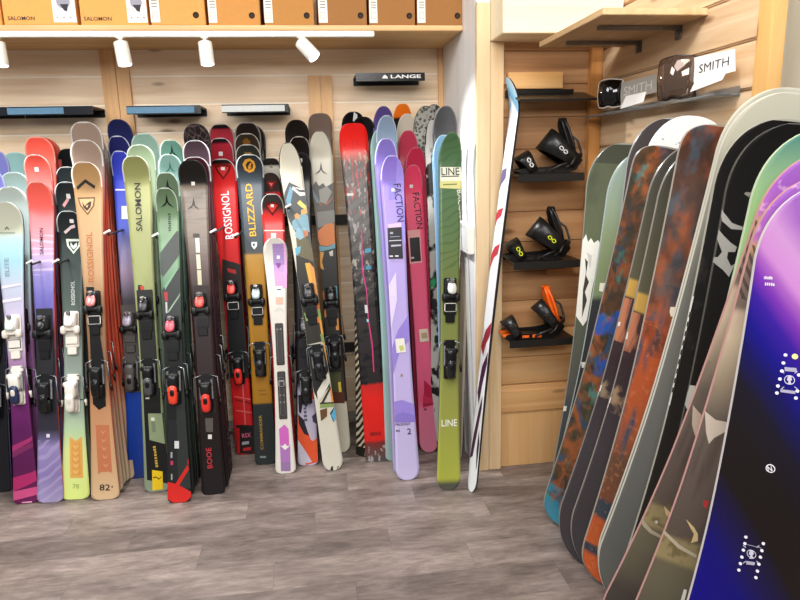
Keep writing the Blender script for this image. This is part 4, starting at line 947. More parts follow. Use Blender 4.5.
# ---- black skis with an orange and lavender tail
A13 = [('#17161a', [(298, 395), (312, 395), (306, 408), (303, 402), (301, 414), (299, 412)]), ('#e2552c', [(306, 385), (314, 385), (316, 400), (310, 398)]), ('#e2562e', [(297, 416), (305, 424), (311, 440), (318, 444), (318, 462), (306, 465), (300, 450), (297, 438)]),
       ('#c9c3d2', [(298, 440), (306, 452), (312, 462), (302, 464), (298, 452)]), ('#23202a', [(298, 414), (304, 420), (309, 436), (304, 434), (299, 424)]), ('#3a3350', [(312, 416), (318, 412), (318, 424), (313, 422)]), ('#e8602f', [(313, 441), (319, 437), (319, 448), (313, 450)])]
f13 = ski('ski with orange and lavender tail and black bindings, black tip behind the cream ski', (308, 465), (301, 153), (20, 18, 20),
    [(465, '#c6c0d0'), (392, '#b8b2c8'), (384, '#2a2830'), (340, '#1b1a1e'), (153, '#1a1718')], side='#1c1a1c', rim='#3a3634', art=A13, group=G_, dY=.2,
    texts=[('~7', (307.5, 421), (304.6, 394), 3.2, '#5a5668')], bind=dict(yt=330, yh=385, body='#1c1c1e', lug='#55575a', x=(303, 305.5)))
p13 = f13[1]
f13[1].graphic('sticker', [('#f0ece6', [(299.5, 159.5), (302.5, 159.5), (302.5, 163), (299.5, 163)])], f13[0])
stack(f13, [
  dict(label='black ski with a pale rim, second black tip left of the taupe ski', tip=(299, 136.5), w=(22, 18, 19), stops=[(0, '#2a2022'), (.4, '#2a2022'), (1, '#1a1512')], rim='#b0a9a0', side='#8a1c20', group=G_),
  dict(label='black-tipped ski, tallest of the black tips left of the taupe ski', tip=(296.5, 120), w=(24, 18, 19), stops=[(0, '#5a1418'), (.4, '#2a2022'), (1, '#181310')], rim='#231c18', side='#241c1a', group=G_),
], spacing=.065)
# ---- cream art skis
def art_cells(y, sc, th=.06): return dict(t='edge', s=(sc, sc * .8), th=th, w=.02, inv=True, c='#2a2724', y=y)
A12 = [('#4b4e52', [(283, 196), (289, 182), (297, 186), (306, 190), (315, 260), (312, 262), (286, 215)]), ('#6f9fb6', [(286, 200), (290, 186), (293, 190), (289, 212)]), ('#ece8de', [(292, 189), (300, 196), (308, 195), (308, 192), (299, 192), (293, 186)]), ('#ece8de', [(294, 187), (300, 190), (307, 189.5), (307, 188.5), (301, 188)]),
       ('#7fa9b8', [(292, 222), (297, 216), (304, 213), (309, 216), (310, 232), (293, 230)]), ('#e6d06a', [(297, 203), (300, 200), (303, 203), (306.5, 206), (306, 210), (301, 207)]), ('#e0a45e', [(294, 215), (297, 213), (300, 215), (299, 219), (295, 219)]), ('#dfa860', [(301, 210), (309, 208), (309, 213), (301, 215)]),
       ('#6b6348', [(296, 238), (302, 232), (309, 240), (315, 262), (305, 268), (298, 258)]), ('#8fb5c4', [(297, 228), (306, 228), (308, 235), (300, 240), (295, 236)]), ('#c97f58', [(303, 231), (308, 230), (308, 236), (304, 237)]), ('#6fb0c8', [(295, 248), (301, 246), (300, 253), (296, 256)]),
       ('#33302c', [(296, 255), (315, 262), (330, 340), (305, 345), (298, 300)]), ('#e8b04a', [(305, 263), (310, 263), (315, 300), (313, 300)]), ('#e39a4c', [(309, 262), (314, 268), (318, 296), (314, 292)]), ('#d97a3c', [(315, 298), (319, 300), (321, 312), (316, 310)]),
       ('#8fb060', [(304, 313), (321, 309), (321, 320), (306, 321)]), ('#e2803e', [(309, 317), (318, 316), (321, 322), (312, 324)]), ('#e6a040', [(319, 320), (322, 320), (327, 345), (323, 345)]), ('#8a9a58', [(320, 334), (324, 334), (326, 342), (322, 343)]), ('#e9b048', [(322, 345), (326, 345), (330, 366), (326, 366)]),
       ('#2c2a2a', [(306, 345), (323, 345), (328, 366), (330, 386), (318, 400), (314, 392), (310, 372)]), ('#e9e4d6', [(317, 392), (328, 372), (331, 380), (324, 394), (318, 402)]),
       ('#e58a3c', [(330, 390), (336, 384), (338, 402), (332, 404)]), ('#3a2c22', [(320, 405), (330, 386), (331, 388), (321, 408)]), ('#6b4a2c', [(320, 410), (327, 408), (327, 416), (321, 421)]), ('#8aa05a', [(320, 404), (336, 403), (336, 406), (320, 408)]), ('#2c2622', [(320, 402.5), (336, 401.6), (336, 403), (320, 404)]),
       ('#58aed6', [(331, 414), (336, 406), (337, 414), (334.5, 421), (331.5, 418)]), ('#20343e', [(330, 413), (336, 405), (336.2, 406), (331, 414.5), (334, 421), (333.5, 422)]), ('#2a2420', [(330, 470), (331.5, 466), (333, 466), (333, 471)]), ('#2a2420', [(337, 470), (337.6, 466), (339, 466), (339, 471)])]
f12 = ski('cream ski with colourful cartoon mountain art, leaning left across its neighbours', (334, 470), (288.5, 142.5), (23, 19, 20),
    [(470, '#dfd9c9'), (142, '#dcd6c2')], side='#39342e', rim='#5a544c', art=A12, group=G_, pt=2.0, lt=.12, dY=.2, ll=.06, pl_=2.4,
    bind=dict(yt=298, yh=362, body='#161618', lug='#3a3b3e', lever='#242426', x=(305, 311)))
A14 = [('#4c4a46', [(308, 190), (312, 187), (316, 181), (319, 186), (323, 183), (326, 187), (334, 182), (338, 230), (316, 232)]), ('#6f8f98', [(309, 190), (313, 190), (320, 202), (317, 203)]), ('#9a9890', [(319, 190), (327, 186), (332, 192), (326, 204), (320, 202)]), ('#b0603c', [(318, 201), (324, 206), (332, 197), (332, 199), (325, 208), (319, 204)]),
       ('#5a5348', [(315, 206), (335, 204), (336, 222), (317, 226)]), ('#87857e', [(317, 212), (335, 210), (335, 222), (318, 228)]), ('#e0803a', [(318, 231), (326, 224), (334, 223), (335, 243), (328, 246), (320, 245), (318, 238)]), ('#6fa6b4', [(319, 246), (328, 247), (335, 243), (335, 248), (327, 251), (320, 252)]),
       ('#24211f', [(318, 252), (336, 248), (338, 300), (321, 302)]), ('#e3a23c', [(320, 252), (324, 252), (322, 262), (324, 270), (320, 268)]), ('#d8d4c4', [(329, 252), (333, 250), (333, 256), (330, 256)]), ('#d0602e', [(321, 290), (324, 292), (325, 308), (322, 306)]), ('#5f98a8', [(334, 286), (337, 286), (338, 304), (335, 304)]),
       ('#2a2623', [(321, 300), (338, 298), (343, 395), (327, 395)]), ('#e6c038', [(328, 308), (333, 305), (337, 306), (335, 311), (329, 312)]), ('#e08a3c', [(322, 310), (326, 308), (329, 314), (325, 318)]), ('#e29a50', [(335, 313), (338, 313), (339, 330), (336, 330)]), ('#d9663a', [(338, 342), (340, 342), (341, 352), (339, 352)]),
       ('#4a4d30', [(329, 372), (341, 372), (342, 392), (331, 392)]), ('#e4bf48', [(338, 382), (340.6, 382), (341.6, 392), (339, 392)]), ('#5a2c1c', [(332, 392), (344, 392), (344.6, 403), (333, 403)])] + LOGO_A(321, 169, 7, '#55524a')
f14 = ski('cream ski with dark emblem and orange landscape art, upright beside the taupe tip', (342, 452), (319, 131), (25, 17, 18),
    [(452, '#cfc8b4'), (403, '#d0c9b6'), (402, '#3a332c'), (300, '#2c2926'), (190, '#9a958a'), (186, '#dad4c0'), (131, '#d9d3bf')], side='#37322c', rim='#8a857a', art=A14, group=G_, pt=2.0, lt=.12, dY=.2, ll=.06, pl_=2.4,
    bind=dict(yt=300, yh=350, body='#161618', lug='#2c2d30', lever='#2a2a2c', x=(330, 333)))
stack(f14, [
  dict(label='taupe ski with a wide blunt tip, tallest beside the cream art skis', tip=(319.5, 113.5), w=(24, 17, 18), stops=[(0, '#4a4038'), (.6, '#4a4038'), (1, '#7c675c')], rim='#8a776b', side='#6a5a50', group=G_, pt=3.0, k_=1.4),
])
# ---- dark woven ski with red ends
f15 = ski('dark woven-pattern ski with solid red tip and torn red tail in clear wrap', (378, 461), (353, 123.5), (29, 25, 24),
    [(461, '#54504e'), (443, '#7a2a26'), (440, '#e2221c'), (398, '#e8231d'), (385, '#c82824'), (383, '#2c2626'), (200, '#3a3634'), (162, '#5a504a'), (157, '#c06050'), (150, '#f02a22'), (123, '#f01814')],
    side='#2a2626', rim=None, group=G_, pt=3.4, lt=.1, wob=.02, wscale=(30, 8),
    over=[dict(t='wave', s=(6, 6), rot=.7, dist=1.5, th=.6, w=.15, c='#6a625c', a=.45, y=(165, 300)), dict(t='noise', s=(60, 26), th=.62, w=.03, c='#c9bfb4', a=.6, y=(150, 290)), dict(t='noise', s=(90, 12), th=.6, w=.03, c='#d82a30', y=(140, 215), a=.8), dict(t='noise', s=(14, 30), th=.57, w=.05, c='#17151a', y=(270, 384)), dict(t='noise', s=(30, 20), th=.55, w=.03, c='#b8b2ae', y=(446, 461), a=.8)],
    texts=[('~6', (370.5, 436), (381, 435), 3.4, '#7a1410')],
    art=[('#d42a8a', [(361, 230), (362, 230), (363, 270), (367, 290), (366, 290), (362, 272)]), ('#c83a78', [(366, 290), (367, 290), (369, 320), (373, 345), (374.5, 372), (373.2, 372), (371.6, 346), (368, 322)]), ('#d8d6d8', [(364.5, 305), (367.2, 305), (368, 313), (365.2, 313)]),
         ('#4a9ac0', [(365, 249), (371, 248), (371, 252), (365, 253)]), ('#3f90b8', [(366, 266), (371, 265.6), (371, 269), (366, 269.5)]), ('#9adcf0', [(366.6, 319), (368.4, 319), (368.6, 322), (366.8, 322)]), ('#e9e4de', [(347, 193.5), (353.5, 193), (353.5, 195.5), (347, 196)])])
stack(f15, [
  dict(label='black ski tip right behind the red-tipped woven ski', tip=(363, 117), w=(24, 20, 20), stops=[(0, '#201c1e'), (1, '#120f10')], rim='#1d1a1a', side='#241f1c', group=G_),
  dict(label='black ski tip with white mark, upper left behind the red-tipped woven ski', tip=(353, 112), w=(24, 20, 20), stops=[(0, '#2a2420'), (1, '#121010')], rim='#1a1716', side='#8a8070', group=G_, art=[('#d8dad8', [(353.5, 114), (357, 116.5), (356.5, 123), (352.5, 122)])]),
])
f15b = ski('dark ski with cream zigzag edge between the wall gap and the woven ski', (361, 447), (349, 140), (14, 12, 13),
    [(447, '#2a2622'), (380, '#3a342e'), (140, '#2c2826')], side='#cfc4a8', yaw=50, tailY=3.12, group=G_, dY=.25,
    over=[dict(t='wave', s=(16, 9), rot=.5, dist=3, th=.55, w=.08, c='#dccfb0', y=(230, 447))])
# ---- lilac stack
A16 = [('#8d7fd8', [(388, 180), (396, 178), (402, 190), (402, 196), (389, 200)][::-1]), ('#a290e6', [(396, 155), (406, 165), (412, 240), (404, 245), (396, 200)]),
       ('#9a86dc', [(398, 330), (412, 310), (412, 338), (400, 350), (393, 375), (391, 350)]), ('#a08ae0', [(390, 402), (402, 400), (415, 404), (415, 415), (400, 421), (390, 421)]),
       ('#8f7cd2', [(390, 418), (402, 412), (415, 415), (415, 422), (391, 423)]), ('#e7d8fb', [(389, 285), (396, 272), (397, 300), (391, 330), (389, 320)])]
f16 = ski('lilac ski with dark vertical lettering and the number 2 on its tail', (408, 479.5), (392, 155.5), (24, 20, 24),
    [(479, '#cfc6ee'), (424, '#cdc0ee'), (350, '#c8b8f0'), (260, '#bba8ea'), (200, '#a48ce2'), (155, '#9078da')], side='#55506a', rim='#d5cdf2', art=A16, group=G_, pt=2.2, lt=.12, ll=.06, pl_=2.4,
    texts=[('FACTION', (393.6, 184), (397.4, 222), 7.2, '#33264a', .010), ('2', (407.5, 434.5), (411.5, 434), 6, '#241c34', .010), ('PRODIGY', (395.5, 426), (410.5, 425), 2.6, '#2c2440', .010), ('~3', (396, 432), (400, 431.7), 2.2, '#4a4260')])
f16[1].graphic('hang_tag', [('#ecc0e8', [(387.5, 224.5), (401, 222.5), (401.6, 227), (388, 228)]), ('#17151c', [(387.5, 228), (401.5, 227), (403, 258.5), (388.5, 259)]), ('#d8d6e0', [(389, 240.5), (401.5, 239.8), (401.5, 240.6), (389, 241.3)]), ('#a8a6b4', [(390, 232), (393, 232), (393, 234), (390, 234)]), ('#b9b7c6', [(391, 245), (401, 244.4), (401, 246), (391, 246.8)]), ('#d8d6e0', [(389.5, 255.5), (393, 255.5), (393, 257), (389.5, 257)]), ('#d8d6e0', [(395, 255.3), (398.5, 255.3), (398.5, 256.8), (395, 256.8)]), ('#8a88a0', [(390, 236.5), (400, 236), (400, 236.8), (390, 237.4)]),
                            ('#f2efe2', [(395, 339), (404, 338), (406, 352), (396.5, 353)]), ('#c8d078', [(399, 346), (403, 345), (404, 350), (400, 351)]), ('#e9e6f2', [(391.5, 188.5), (394.5, 188.5), (394.5, 191.5), (391.5, 191.5)]), ('#a8905a', [(400.5, 374), (402.5, 374), (402.5, 376.5), (400.5, 376.5)])], f16[0], .0024)
stack(f16, [
  dict(bq=None, label='violet ski right behind the lettered lilac ski', tip=(386, 138.5), w=(24, 20, 22), stops=[(0, '#b8acd8'), (.5, '#a898d8'), (1, '#8674ca')], rim='#c3baea', side='#7d7a90', group=G_, lt=.12),
  dict(bq=None, label='slate blue ski, third behind the lettered lilac ski', tip=(386.5, 115.5), w=(22, 20, 22), stops=[(0, '#a0a8b8'), (.5, '#8a98ac'), (1, '#7c8ea4')], rim='#b0bccb', side='#6f8894', group=G_, lt=.12),
  dict(label='pale teal ski with a light edge on the left of the lilac stack', tip=(380, 129), w=(20, 18, 20), stops=[(0, '#a0b8b8'), (.5, '#9cc0be'), (1, '#a2ccc8')], rim='#c9e6e2', side='#b4d0cc', group=G_, lt=.12, k_=3.0, dx=-.02, bq=None),
  dict(bq=None, label='deep purple ski, rearmost and tallest of the lilac stack', tip=(383.5, 106.5), w=(22, 20, 22), stops=[(0, '#54447a'), (1, '#54447e')], rim='#5f5088', side='#3a3050', group=G_, lt=.12, k_=4.0),
])
# ---- pink stack
A17 = [('#c8284e', [(424, 380), (437, 392), (437, 408), (424, 400)]), ('#d9365c', [(423, 395), (437, 400), (437, 404), (423, 408)])]
f17 = ski('hot pink ski with dark vertical lettering, left of the green ski', (429.5, 451.5), (413, 165), (20, 17, 19),
    [(451, '#ff96b4'), (410, '#ff86a8'), (400, '#fa6088'), (380, '#ff7098'), (300, '#ff6c92'), (200, '#ff5478'), (165, '#f04468')], side='#8a2038', rim='#e88098', art=A17, group=G_, pt=2.2, lt=.11, ll=.06, pl_=2.4, dY=.16,
    texts=[('FACTION', (412.4, 193), (416.8, 229), 6.6, '#3a1024', .010), ('PRODIGY', (422.8, 405.6), (435, 404.6), 1.9, '#4a1028', .010), ('1', (434.4, 412.4), (436, 412.2), 5, '#4a1028', .010), ('~2', (424, 410.5), (427, 410.3), 2, '#5a1830')])
f17[1].graphic('hang_tag', [('#f2a8a8', [(407.5, 230.5), (420, 229.5), (422, 262.5), (410, 264)]), ('#1c1518', [(409.5, 238), (419.4, 237), (421, 261), (411, 262)]), ('#cfc6c8', [(411, 257), (414, 257), (414, 258.6), (411, 258.6)]), ('#f4ece8', [(409.5, 184.8), (412.8, 184.8), (412.8, 188), (409.5, 188)]), ('#ece0c8', [(419, 329.5), (427.5, 328.5), (429, 341), (420, 342)]), ('#c8a888', [(421, 333), (427, 332.4), (427.6, 338), (421.6, 338.6)])], f17[0], .0024)
stack(f17, [
  dict(bq=None, label='pink ski, second in the pink stack, shifted to the right', tip=(416, 147.5), w=(21, 17, 19), stops=[(0, '#d84868'), (1, '#cc3050')], rim='#e07088', side='#d0486a', group=G_, lt=.11, dx=.0),
  dict(bq=None, label='rose ski, third in the pink stack below the cream tip', tip=(408, 130.5), w=(21, 17, 19), stops=[(0, '#d84868'), (1, '#c84058')], rim='#d86a80', side='#b83850', group=G_, lt=.11, dx=-.0),
  dict(bq=None, label='ski with plain cream tip, fourth in the pink stack', tip=(407, 114), w=(21, 17, 19), stops=[(0, '#5a3a3a'), (.7, '#8a7a6c'), (1, '#d8ccba')], rim='#e6ded0', side='#8a7a6a', group=G_, lt=.11),
  dict(bq=None, label='bright orange-tipped ski, tallest of the pink stack', tip=(402.5, 104), w=(20, 17, 19), stops=[(0, '#3a2a20'), (.93, '#1c1716'), (.962, '#1f1816'), (.966, '#ec6e1c'), (1, '#f07818')], rim='#f08838', side='#c85a18', group=G_, lt=.14, pt=2.8, dx=-.02),
], spacing=.045)
# ---- mottled / black-and-white / charcoal skis
ski('charcoal ski with blunt round tip against the white wall', (452, 440), (446, 106), (26, 20, 22), [(440, '#3a3a3a'), (106, '#434345')], side='#8a8884', rim='#6a6a6a', tailY=3.02, tipY=3.13, lt=.12, group=G_, pt=2.1)
ski('white and black ski seen half edge-on left of the charcoal tip', (440, 446), (434, 119), (22, 16, 20), [(446, '#d0cec8'), (300, '#bab6ae'), (200, '#d4d1ca'), (119, '#c8c6c0')], side='#2a2826', rim='#1d1c1b', tailY=3.10, tipY=3.24, yaw=20, group=G_, lt=.15,
    texts=[('~3', (434.5, 158), (434.5, 172), 4, '#1a1a1a')], over=[dict(t='noise', s=(12, 10), th=.56, w=.03, c='#1b1a1a'), dict(t='noise', s=(20, 7), th=.66, w=.02, c='#28a060', y=(225, 340), seed=9)])
ski('mottled grey and white ski, rearmost left of the charcoal tip', (432, 440), (426, 106), (24, 18, 22), [(440, '#4a4a46'), (106, '#54554f')], side='#6a6862', rim='#7d7c74', tailY=3.22, tipY=3.38, lt=.12, group=G_, over=[dict(t='voronoi', s=(60, 60), th=.42, w=.08, c='#b9b8ae', a=.8), dict(t='noise', s=(40, 40), th=.68, w=.03, c='#9a3048', a=.8)])
ski('mottled dark ski with reddish flecks in the corner by the white wall', (440, 436), (434, 104.5), (22, 18, 22), [(436, '#3a3a38'), (104, '#3c3d3a')], side='#6a6862', rim='#6f6e68', tailY=3.29, tipY=3.46, lt=.12, group=G_, over=[dict(t='voronoi', s=(60, 60), th=.45, w=.08, c='#c4c2ba', a=.7, seed=4), dict(t='noise', s=(50, 50), th=.66, w=.03, c='#b02848', a=.9)])
ski('light blue ski peeking out behind the green ski', (450, 470), (444, 135), (21, 18, 20), [(470, '#5a7a90'), (135, '#86b8dc')], side='#9ac0da', rim='#b0d4ea', tailY=2.86, tipY=3.02, lt=.12, group=G_)
# ---- green ski
A19 = [('#f0efdc', [(440.5, 167), (461, 167), (462, 189), (440, 188)]), ('#ddd993', [(440.2, 181), (461.6, 180.5), (462, 189), (440, 188)]), ('#3c4038', [(441.5, 176), (459, 175.6), (459, 176.6), (441.5, 177)]), ('#7a8a3a', [(443, 184), (457, 183.5), (457, 184.8), (443, 185.2)])]
f19 = ski('green ski with white price label on the tip, fading to lime with black binding', (448.5, 489.5), (452.5, 132.5), (24, 20, 24),
    [(489.5, '#5a5a4e'), (484, '#55564c'), (480, '#a8ac44'), (478, '#b4ba4c'), (420, '#a4a850'), (360, '#8f9450'), (300, '#7c8748'), (230, '#5f7a4c'), (190, '#53754e'), (132, '#4c6e4a')],
    side='#3a3c34', rim='#6a8a5e', group=G_, lt=.12, ll=.07, pl_=2.3, pt=2.1, yaw=0, dY=.2,
    over=[dict(t='wave', s=(9, 9), rot=.4, dist=7, th=.86, w=.1, c='#3c5a3c', a=.45, y=(135, 270))], art=A19,
    texts=[('LINE', (441.5, 175.3), (459.5, 175), 7.4, '#3a4438', .010), ('LINE', (441.5, 426.5), (457, 426), 6.8, '#f2f4e6', .010), ('BACON', (456.8, 190), (459.6, 218), 4.4, '#e6ecd8', .010)],
    bind=dict(yt=293, yh=358, body='#141415', lug='#d8d6cf', lever='#1f1f21', toe_band='#e6e3da', x=(455, 452.5), du=.0))
# ---- white ski edge-on at the post
RW = [('#a02c3c', [(483, 346), (488, 330), (494, 322), (493, 334), (488, 344), (485, 356)]), ('#4a2444', [(479, 392), (484, 366), (490, 352), (489, 364), (484, 384), (480, 404)]), ('#4a2444', [(470, 458), (474, 436), (480, 410), (484, 396), (483, 408), (478, 432), (473, 456)]), ('#3a2a48', [(476, 470), (477, 450), (480, 430), (480, 444), (477, 466)]),
      ('#c03a46', [(490, 262), (497, 247), (502, 244), (500, 254), (496, 258), (491, 272)]), ('#c03a46', [(495, 222), (500, 210), (505, 208), (503, 216), (499, 220), (496, 230)]), ('#6a5a86', [(499, 186), (504, 170), (508, 168), (507, 178), (503, 184), (500, 192)]), ('#5aa0c4', [(505, 112), (509, 96), (513, 92), (512, 106), (508, 118)])]
f20 = ski('white ski with red and plum chevrons seen nearly edge-on, leaning on the wooden post', (471, 492), (507.5, 78), (15, 15, 16),
    [(492, '#e9ecec'), (330, '#efeef0'), (190, '#f4f4f8'), (110, '#e8f0f8'), (104, '#5a9ac0'), (92, '#9ad0e8'), (78, '#c9dce8')],
    side='#2c2a2c', yaw=72, tailworld=(0.657, 2.655, 0), tipY=2.775, k=.055, wob=.012, wscale=(8, 4), rise=.06, lt=.12, camber=-.012, group=G_, base='#1d1c1e', ll=.07, pl_=2.2, art=RW)
# skis in clear wrap behind, by the white wall
ski('beige wrapped ski edge leaning on the white wall behind the green ski', (468, 452), (460, 150), (13, 12, 13), [(452, '#8f836f'), (300, '#a3967f'), (150, '#b9b4aa')], side='#a99f8c', yaw=68, tailworld=(.668, 3.0, 0), tipY=3.14, rim='#d8d4cc', group=G_)
ski('grey-brown wrapped ski edge between the green ski and the white wall', (466, 455), (456, 112), (13, 12, 13), [(455, '#6d6254'), (300, '#8a7f70'), (112, '#a9a6a0')], side='#8f8776', yaw=68, tailworld=(.665, 3.12, 0), tipY=3.28, rim='#c8c4bc', group=G_)

# outlet box on the white wall
o = empty('outlet_box', Matrix.Translation((XW - .001, 3.0, 1.15))); tag(o, 'white outlet box on the white wall right of the green ski', 'outlet box')
y0_, y1_ = px_(462, 235, XW).y, px_(474.5, 235, XW).y; z0_, z1_ = px_(468, 251, XW).z, px_(468, 222.5, XW).z
bm = bmesh.new(); bbox(bm, -.03, 0, min(y0_, y1_) - 3.0, max(y0_, y1_) - 3.0, z0_ - 1.15, z1_ - 1.15, .004); bmo('cover', bm, mat('#e9e6df', .4), o)
bm = bmesh.new(); bbox(bm, -.0315, -.0295, min(y0_, y1_) - 2.985, max(y0_, y1_) - 3.015, z0_ - 1.13, z1_ - 1.17, .001); bmo('lid', bm, mat('#f2efe8', .4), o)

# rack pegs between the stacks (white-tipped)
def peg(x, y, yf=3.02):
    a = py_(x, y, yf); bm = bmesh.new(); tube(bm, [(a.x, 3.54, a.z - .01), (a.x, yf + .02, a.z - .01), (a.x, yf, a.z + .008)], .005, 8)
    o1 = lp(bmo('peg', bm, dark, rk, True), rk)
    bm = bmesh.new(); tube(bm, [(a.x - .012, yf, a.z - .002), (a.x + .016, yf - .01, a.z + .012)], .005, 8); bmo('peg_cap', bm, mat('#ecece8', .4), o1)
bpy.context.view_layer.update()
for x, y in ((29.5, 263), (56, 262), (107, 233), (155, 236), (213, 232), (235, 236), (288, 207)): peg(x, y)
# ================================================================== ALCOVE FITTINGS
blk = mat('#141312', .38)
def alc_shelf(x0, x1, z, label, yf=2.70):
    root = empty('metal_shelf', Matrix.Translation(((x0 + x1) / 2, ALC - .001, z))); tag(root, label, 'shelf', 'small black metal shelves in the alcove')
    w = (x1 - x0) / 2
    bm = bmesh.new(); bbox(bm, -w, w, yf - ALC, 0, -.008, 0, .001); bmo('shelf_plate', bm, blk, root)
    bm = bmesh.new(); bbox(bm, -w, w, yf - ALC - .004, yf - ALC, -.034, 0, .001); bmo('front_lip', bm, mat('#23211f', .35), root)
    return root
alc_shelf(.875, 1.17, 1.438, 'black metal shelf carrying the black binding with white logos')
alc_shelf(.86, 1.165, 1.058, 'black metal shelf carrying the binding with yellow logos')
alc_shelf(.845, 1.15, .70, 'black metal shelf carrying the black and orange binding')
r = empty('metal_shelf', Matrix.Translation((1.03, ALC - .001, 1.80))); tag(r, 'empty slanted black metal shelf at the top of the alcove', 'shelf', 'small black metal shelves in the alcove')
bm = bmesh.new(); bbox(bm, -.165, .14, -.03, 0, -.03, .0, .001); bmo('back_plate', bm, blk, r)
bm = bmesh.new(); prism(bm, [(-.15, -.012, -.012), (-.15, -.16, -.052), (-.15, -.16, -.060), (-.15, -.012, -.024)], (.345, 0, 0)); bmo('slanted_tray', bm, mat('#1d1c1a', .3), r)
a, c = py_(508, 90, 2.84), py_(563, 72, 2.84)
tag(bx('wooden_block', a.x, c.x, 2.835, ALC - .001, 1.803, c.z, wood('block_wood', '#e2b478', '#cf9a58', 'x'), .002), 'light wooden block standing on the back of the top black shelf in the alcove', 'block')
a, c = py_(546, 275, 2.86), py_(580, 267, 2.86)
tag(bx('wooden_batten', a.x, c.x, 2.85, ALC - .001, a.z, c.z, wood('batten_wood', '#b98550', '#a06f3e', 'x'), .001), 'short light wooden batten on the alcove wall below the yellow-logo binding', 'batten')

def sb_binding(px, py, z, body, hb, logo, label, zoom=1.0, sw=.098):
    """snowboard binding, toe to the left"""
    at = py_(px, py, 2.79); root = empty('snowboard_binding', Matrix.Translation((at.x, 2.775, z)) @ Matrix.Rotation(math.radians(-4), 4, 'Z') @ Matrix.Scale(zoom, 4))
    tag(root, label, 'binding', 'snowboard bindings on the alcove shelves')
    mb = mat(body[0], .35); mb2 = mat(body[1], .4); mh = mat(hb, .35); ml = mat(logo, .4)
    # base plate: two side rails and a ribbed floor, x 0 (toe) .. .25 (heel)
    bm = bmesh.new()
    for sy in (-.056, .05):
        prism(bm, [(0, sy, .004), (.02, sy, 0), (.2, sy, 0), (.235, sy, .012), (.262, sy, .05), (.25, sy, .062), (.215, sy, .036), (.16, sy, .026), (.06, sy, .022), (.01, sy, .02)], (0, .007, 0))
    bbox(bm, .01, .21, -.05, .05, 0, .010, .003)
    cyl(bm, (.115, 0, .008), (.115, 0, .014), .04, 28)
    tube(bm, [(.2, -.053, .04), (.235, -.05, .055), (.262, -.03, .068), (.27, 0, .072), (.262, .03, .068), (.235, .05, .055), (.2, .053, .04)], .008, 10)
    bmo('base_plate', bm, mb, root)
    bm = bmesh.new(); prism(bm, [(-.004, -.05, .010), (.06, -.05, .014), (.06, .05, .014), (-.004, .05, .010)], (0, 0, .006)); bbox(bm, .075, .105, -.058, -.0565, .006, .018, .001); bbox(bm, .12, .16, -.058, -.0565, .006, .02, .001)
    bmo('foot_pad', bm, mat(body[2], .5), root)
    # highback: curved shell leaning back with a slot
    bm = bmesh.new(); n, k = 14, 10; G = []
    for i in range(n + 1):
        t = i / n; z_ = .055 + .165 * t; w = .046 * (1 - .25 * t) * (1 - max(0, (t - .82) / .18) ** 2 * .75); cx = .262 - .012 * math.sin(t * 2) - .045 * t
        G.append([bm.verts.new((cx - .03 * ((j / k * 2 - 1) ** 2), (j / k * 2 - 1) * w, z_)) for j in range(k + 1)])
    for i in range(n):
        for j in range(k):
            if 5 <= i <= 10 and 3 <= j <= 6: continue
            bm.faces.new((G[i][j], G[i][j + 1], G[i + 1][j + 1], G[i + 1][j]))
    hbk = bmo('highback', bm, mh, root, True); s_ = hbk.modifiers.new('thick', 'SOLIDIFY'); s_.thickness = .006
    bm = bmesh.new(); tube(bm, [g[0].co if False else p for g in () for p in ()] or [(.235, -.046, .06), (.225, -.043, .12), (.205, -.036, .18), (.19, -.018, .216), (.19, .018, .216), (.205, .036, .18), (.225, .043, .12), (.235, .046, .06)], .0055, 8)
    bmo('highback_frame', bm, mh, root, True)
    # straps arching across the foot
    def strap(x0, z0, x1, z1, w, m_, name, lgs):
        bm = bmesh.new(); n = 16; A = []
        dirx = Vector((x1 - x0, 0, z1 - z0)); 
        for i in range(n + 1):
            t = i / n; a = math.pi * t; y = -.066 * math.cos(a); h = math.sin(a) ** .6
            c = Vector((x0, 0, z0)) + dirx * h; c.y = y
            side = Vector((dirx.z, 0, -dirx.x)).normalized() * w * (.55 + .45 * math.sin(a)) / 2
            A.append((bm.verts.new(c - side), bm.verts.new(c + side * .3), bm.verts.new(c + side)))
        for i in range(n):
            for j in range(2): bm.faces.new((A[i][j], A[i + 1][j], A[i + 1][j + 1], A[i][j + 1]))
        o = bmo(name, bm, m_, root, True); md = o.modifiers.new('t', 'SOLIDIFY'); md.thickness = .012; md.offset = 0
        # buckle on the near side
        d = dirx.normalized(); sd = Vector((d.z, 0, -d.x))
        c = Vector((x0, -.074, z0)) + dirx * .52
        bm = bmesh.new(); prism(bm, [c + d * .024 - sd * .011, c + d * .024 + sd * .011, c - d * .02 + sd * .013, c - d * .02 - sd * .013], (0, .012, 0)); bmo('buckle', bm, mb2, o)
        bm = bmesh.new()
        for sg in (-1, 1):
            cc = c + d * (sg * .011) + Vector((0, -.003, 0)); pts = []
            for q in range(14):
                a = 2 * math.pi * q / 14; pts.append(cc + d * (math.cos(a) * .0085) + sd * (math.sin(a) * .0062))
            tube(bm, pts, .0022, 6, closed=True)
        bmo('logo', bm, ml, o, True)
        return o
    strap(.235, .04, .118 + (.098 - sw), .138, sw, mb, 'ankle_strap', True)
    strap(.058, .012, .022, .075, .062, mb, 'toe_strap', True)
    for P_, r_ in (([(.19, -.062, .02), (.215, -.068, .04), (.225, -.066, .065)], .006), ([(.05, -.062, .018), (.045, -.068, .035), (.03, -.066, .05)], .005), ([(.13, -.062, .012), (.16, -.07, .03), (.2, -.066, .042)], .005)):
        bm = bmesh.new(); tube(bm, P_, r_, 8); bmo('ratchet_ladder', bm, mb2, root, True)
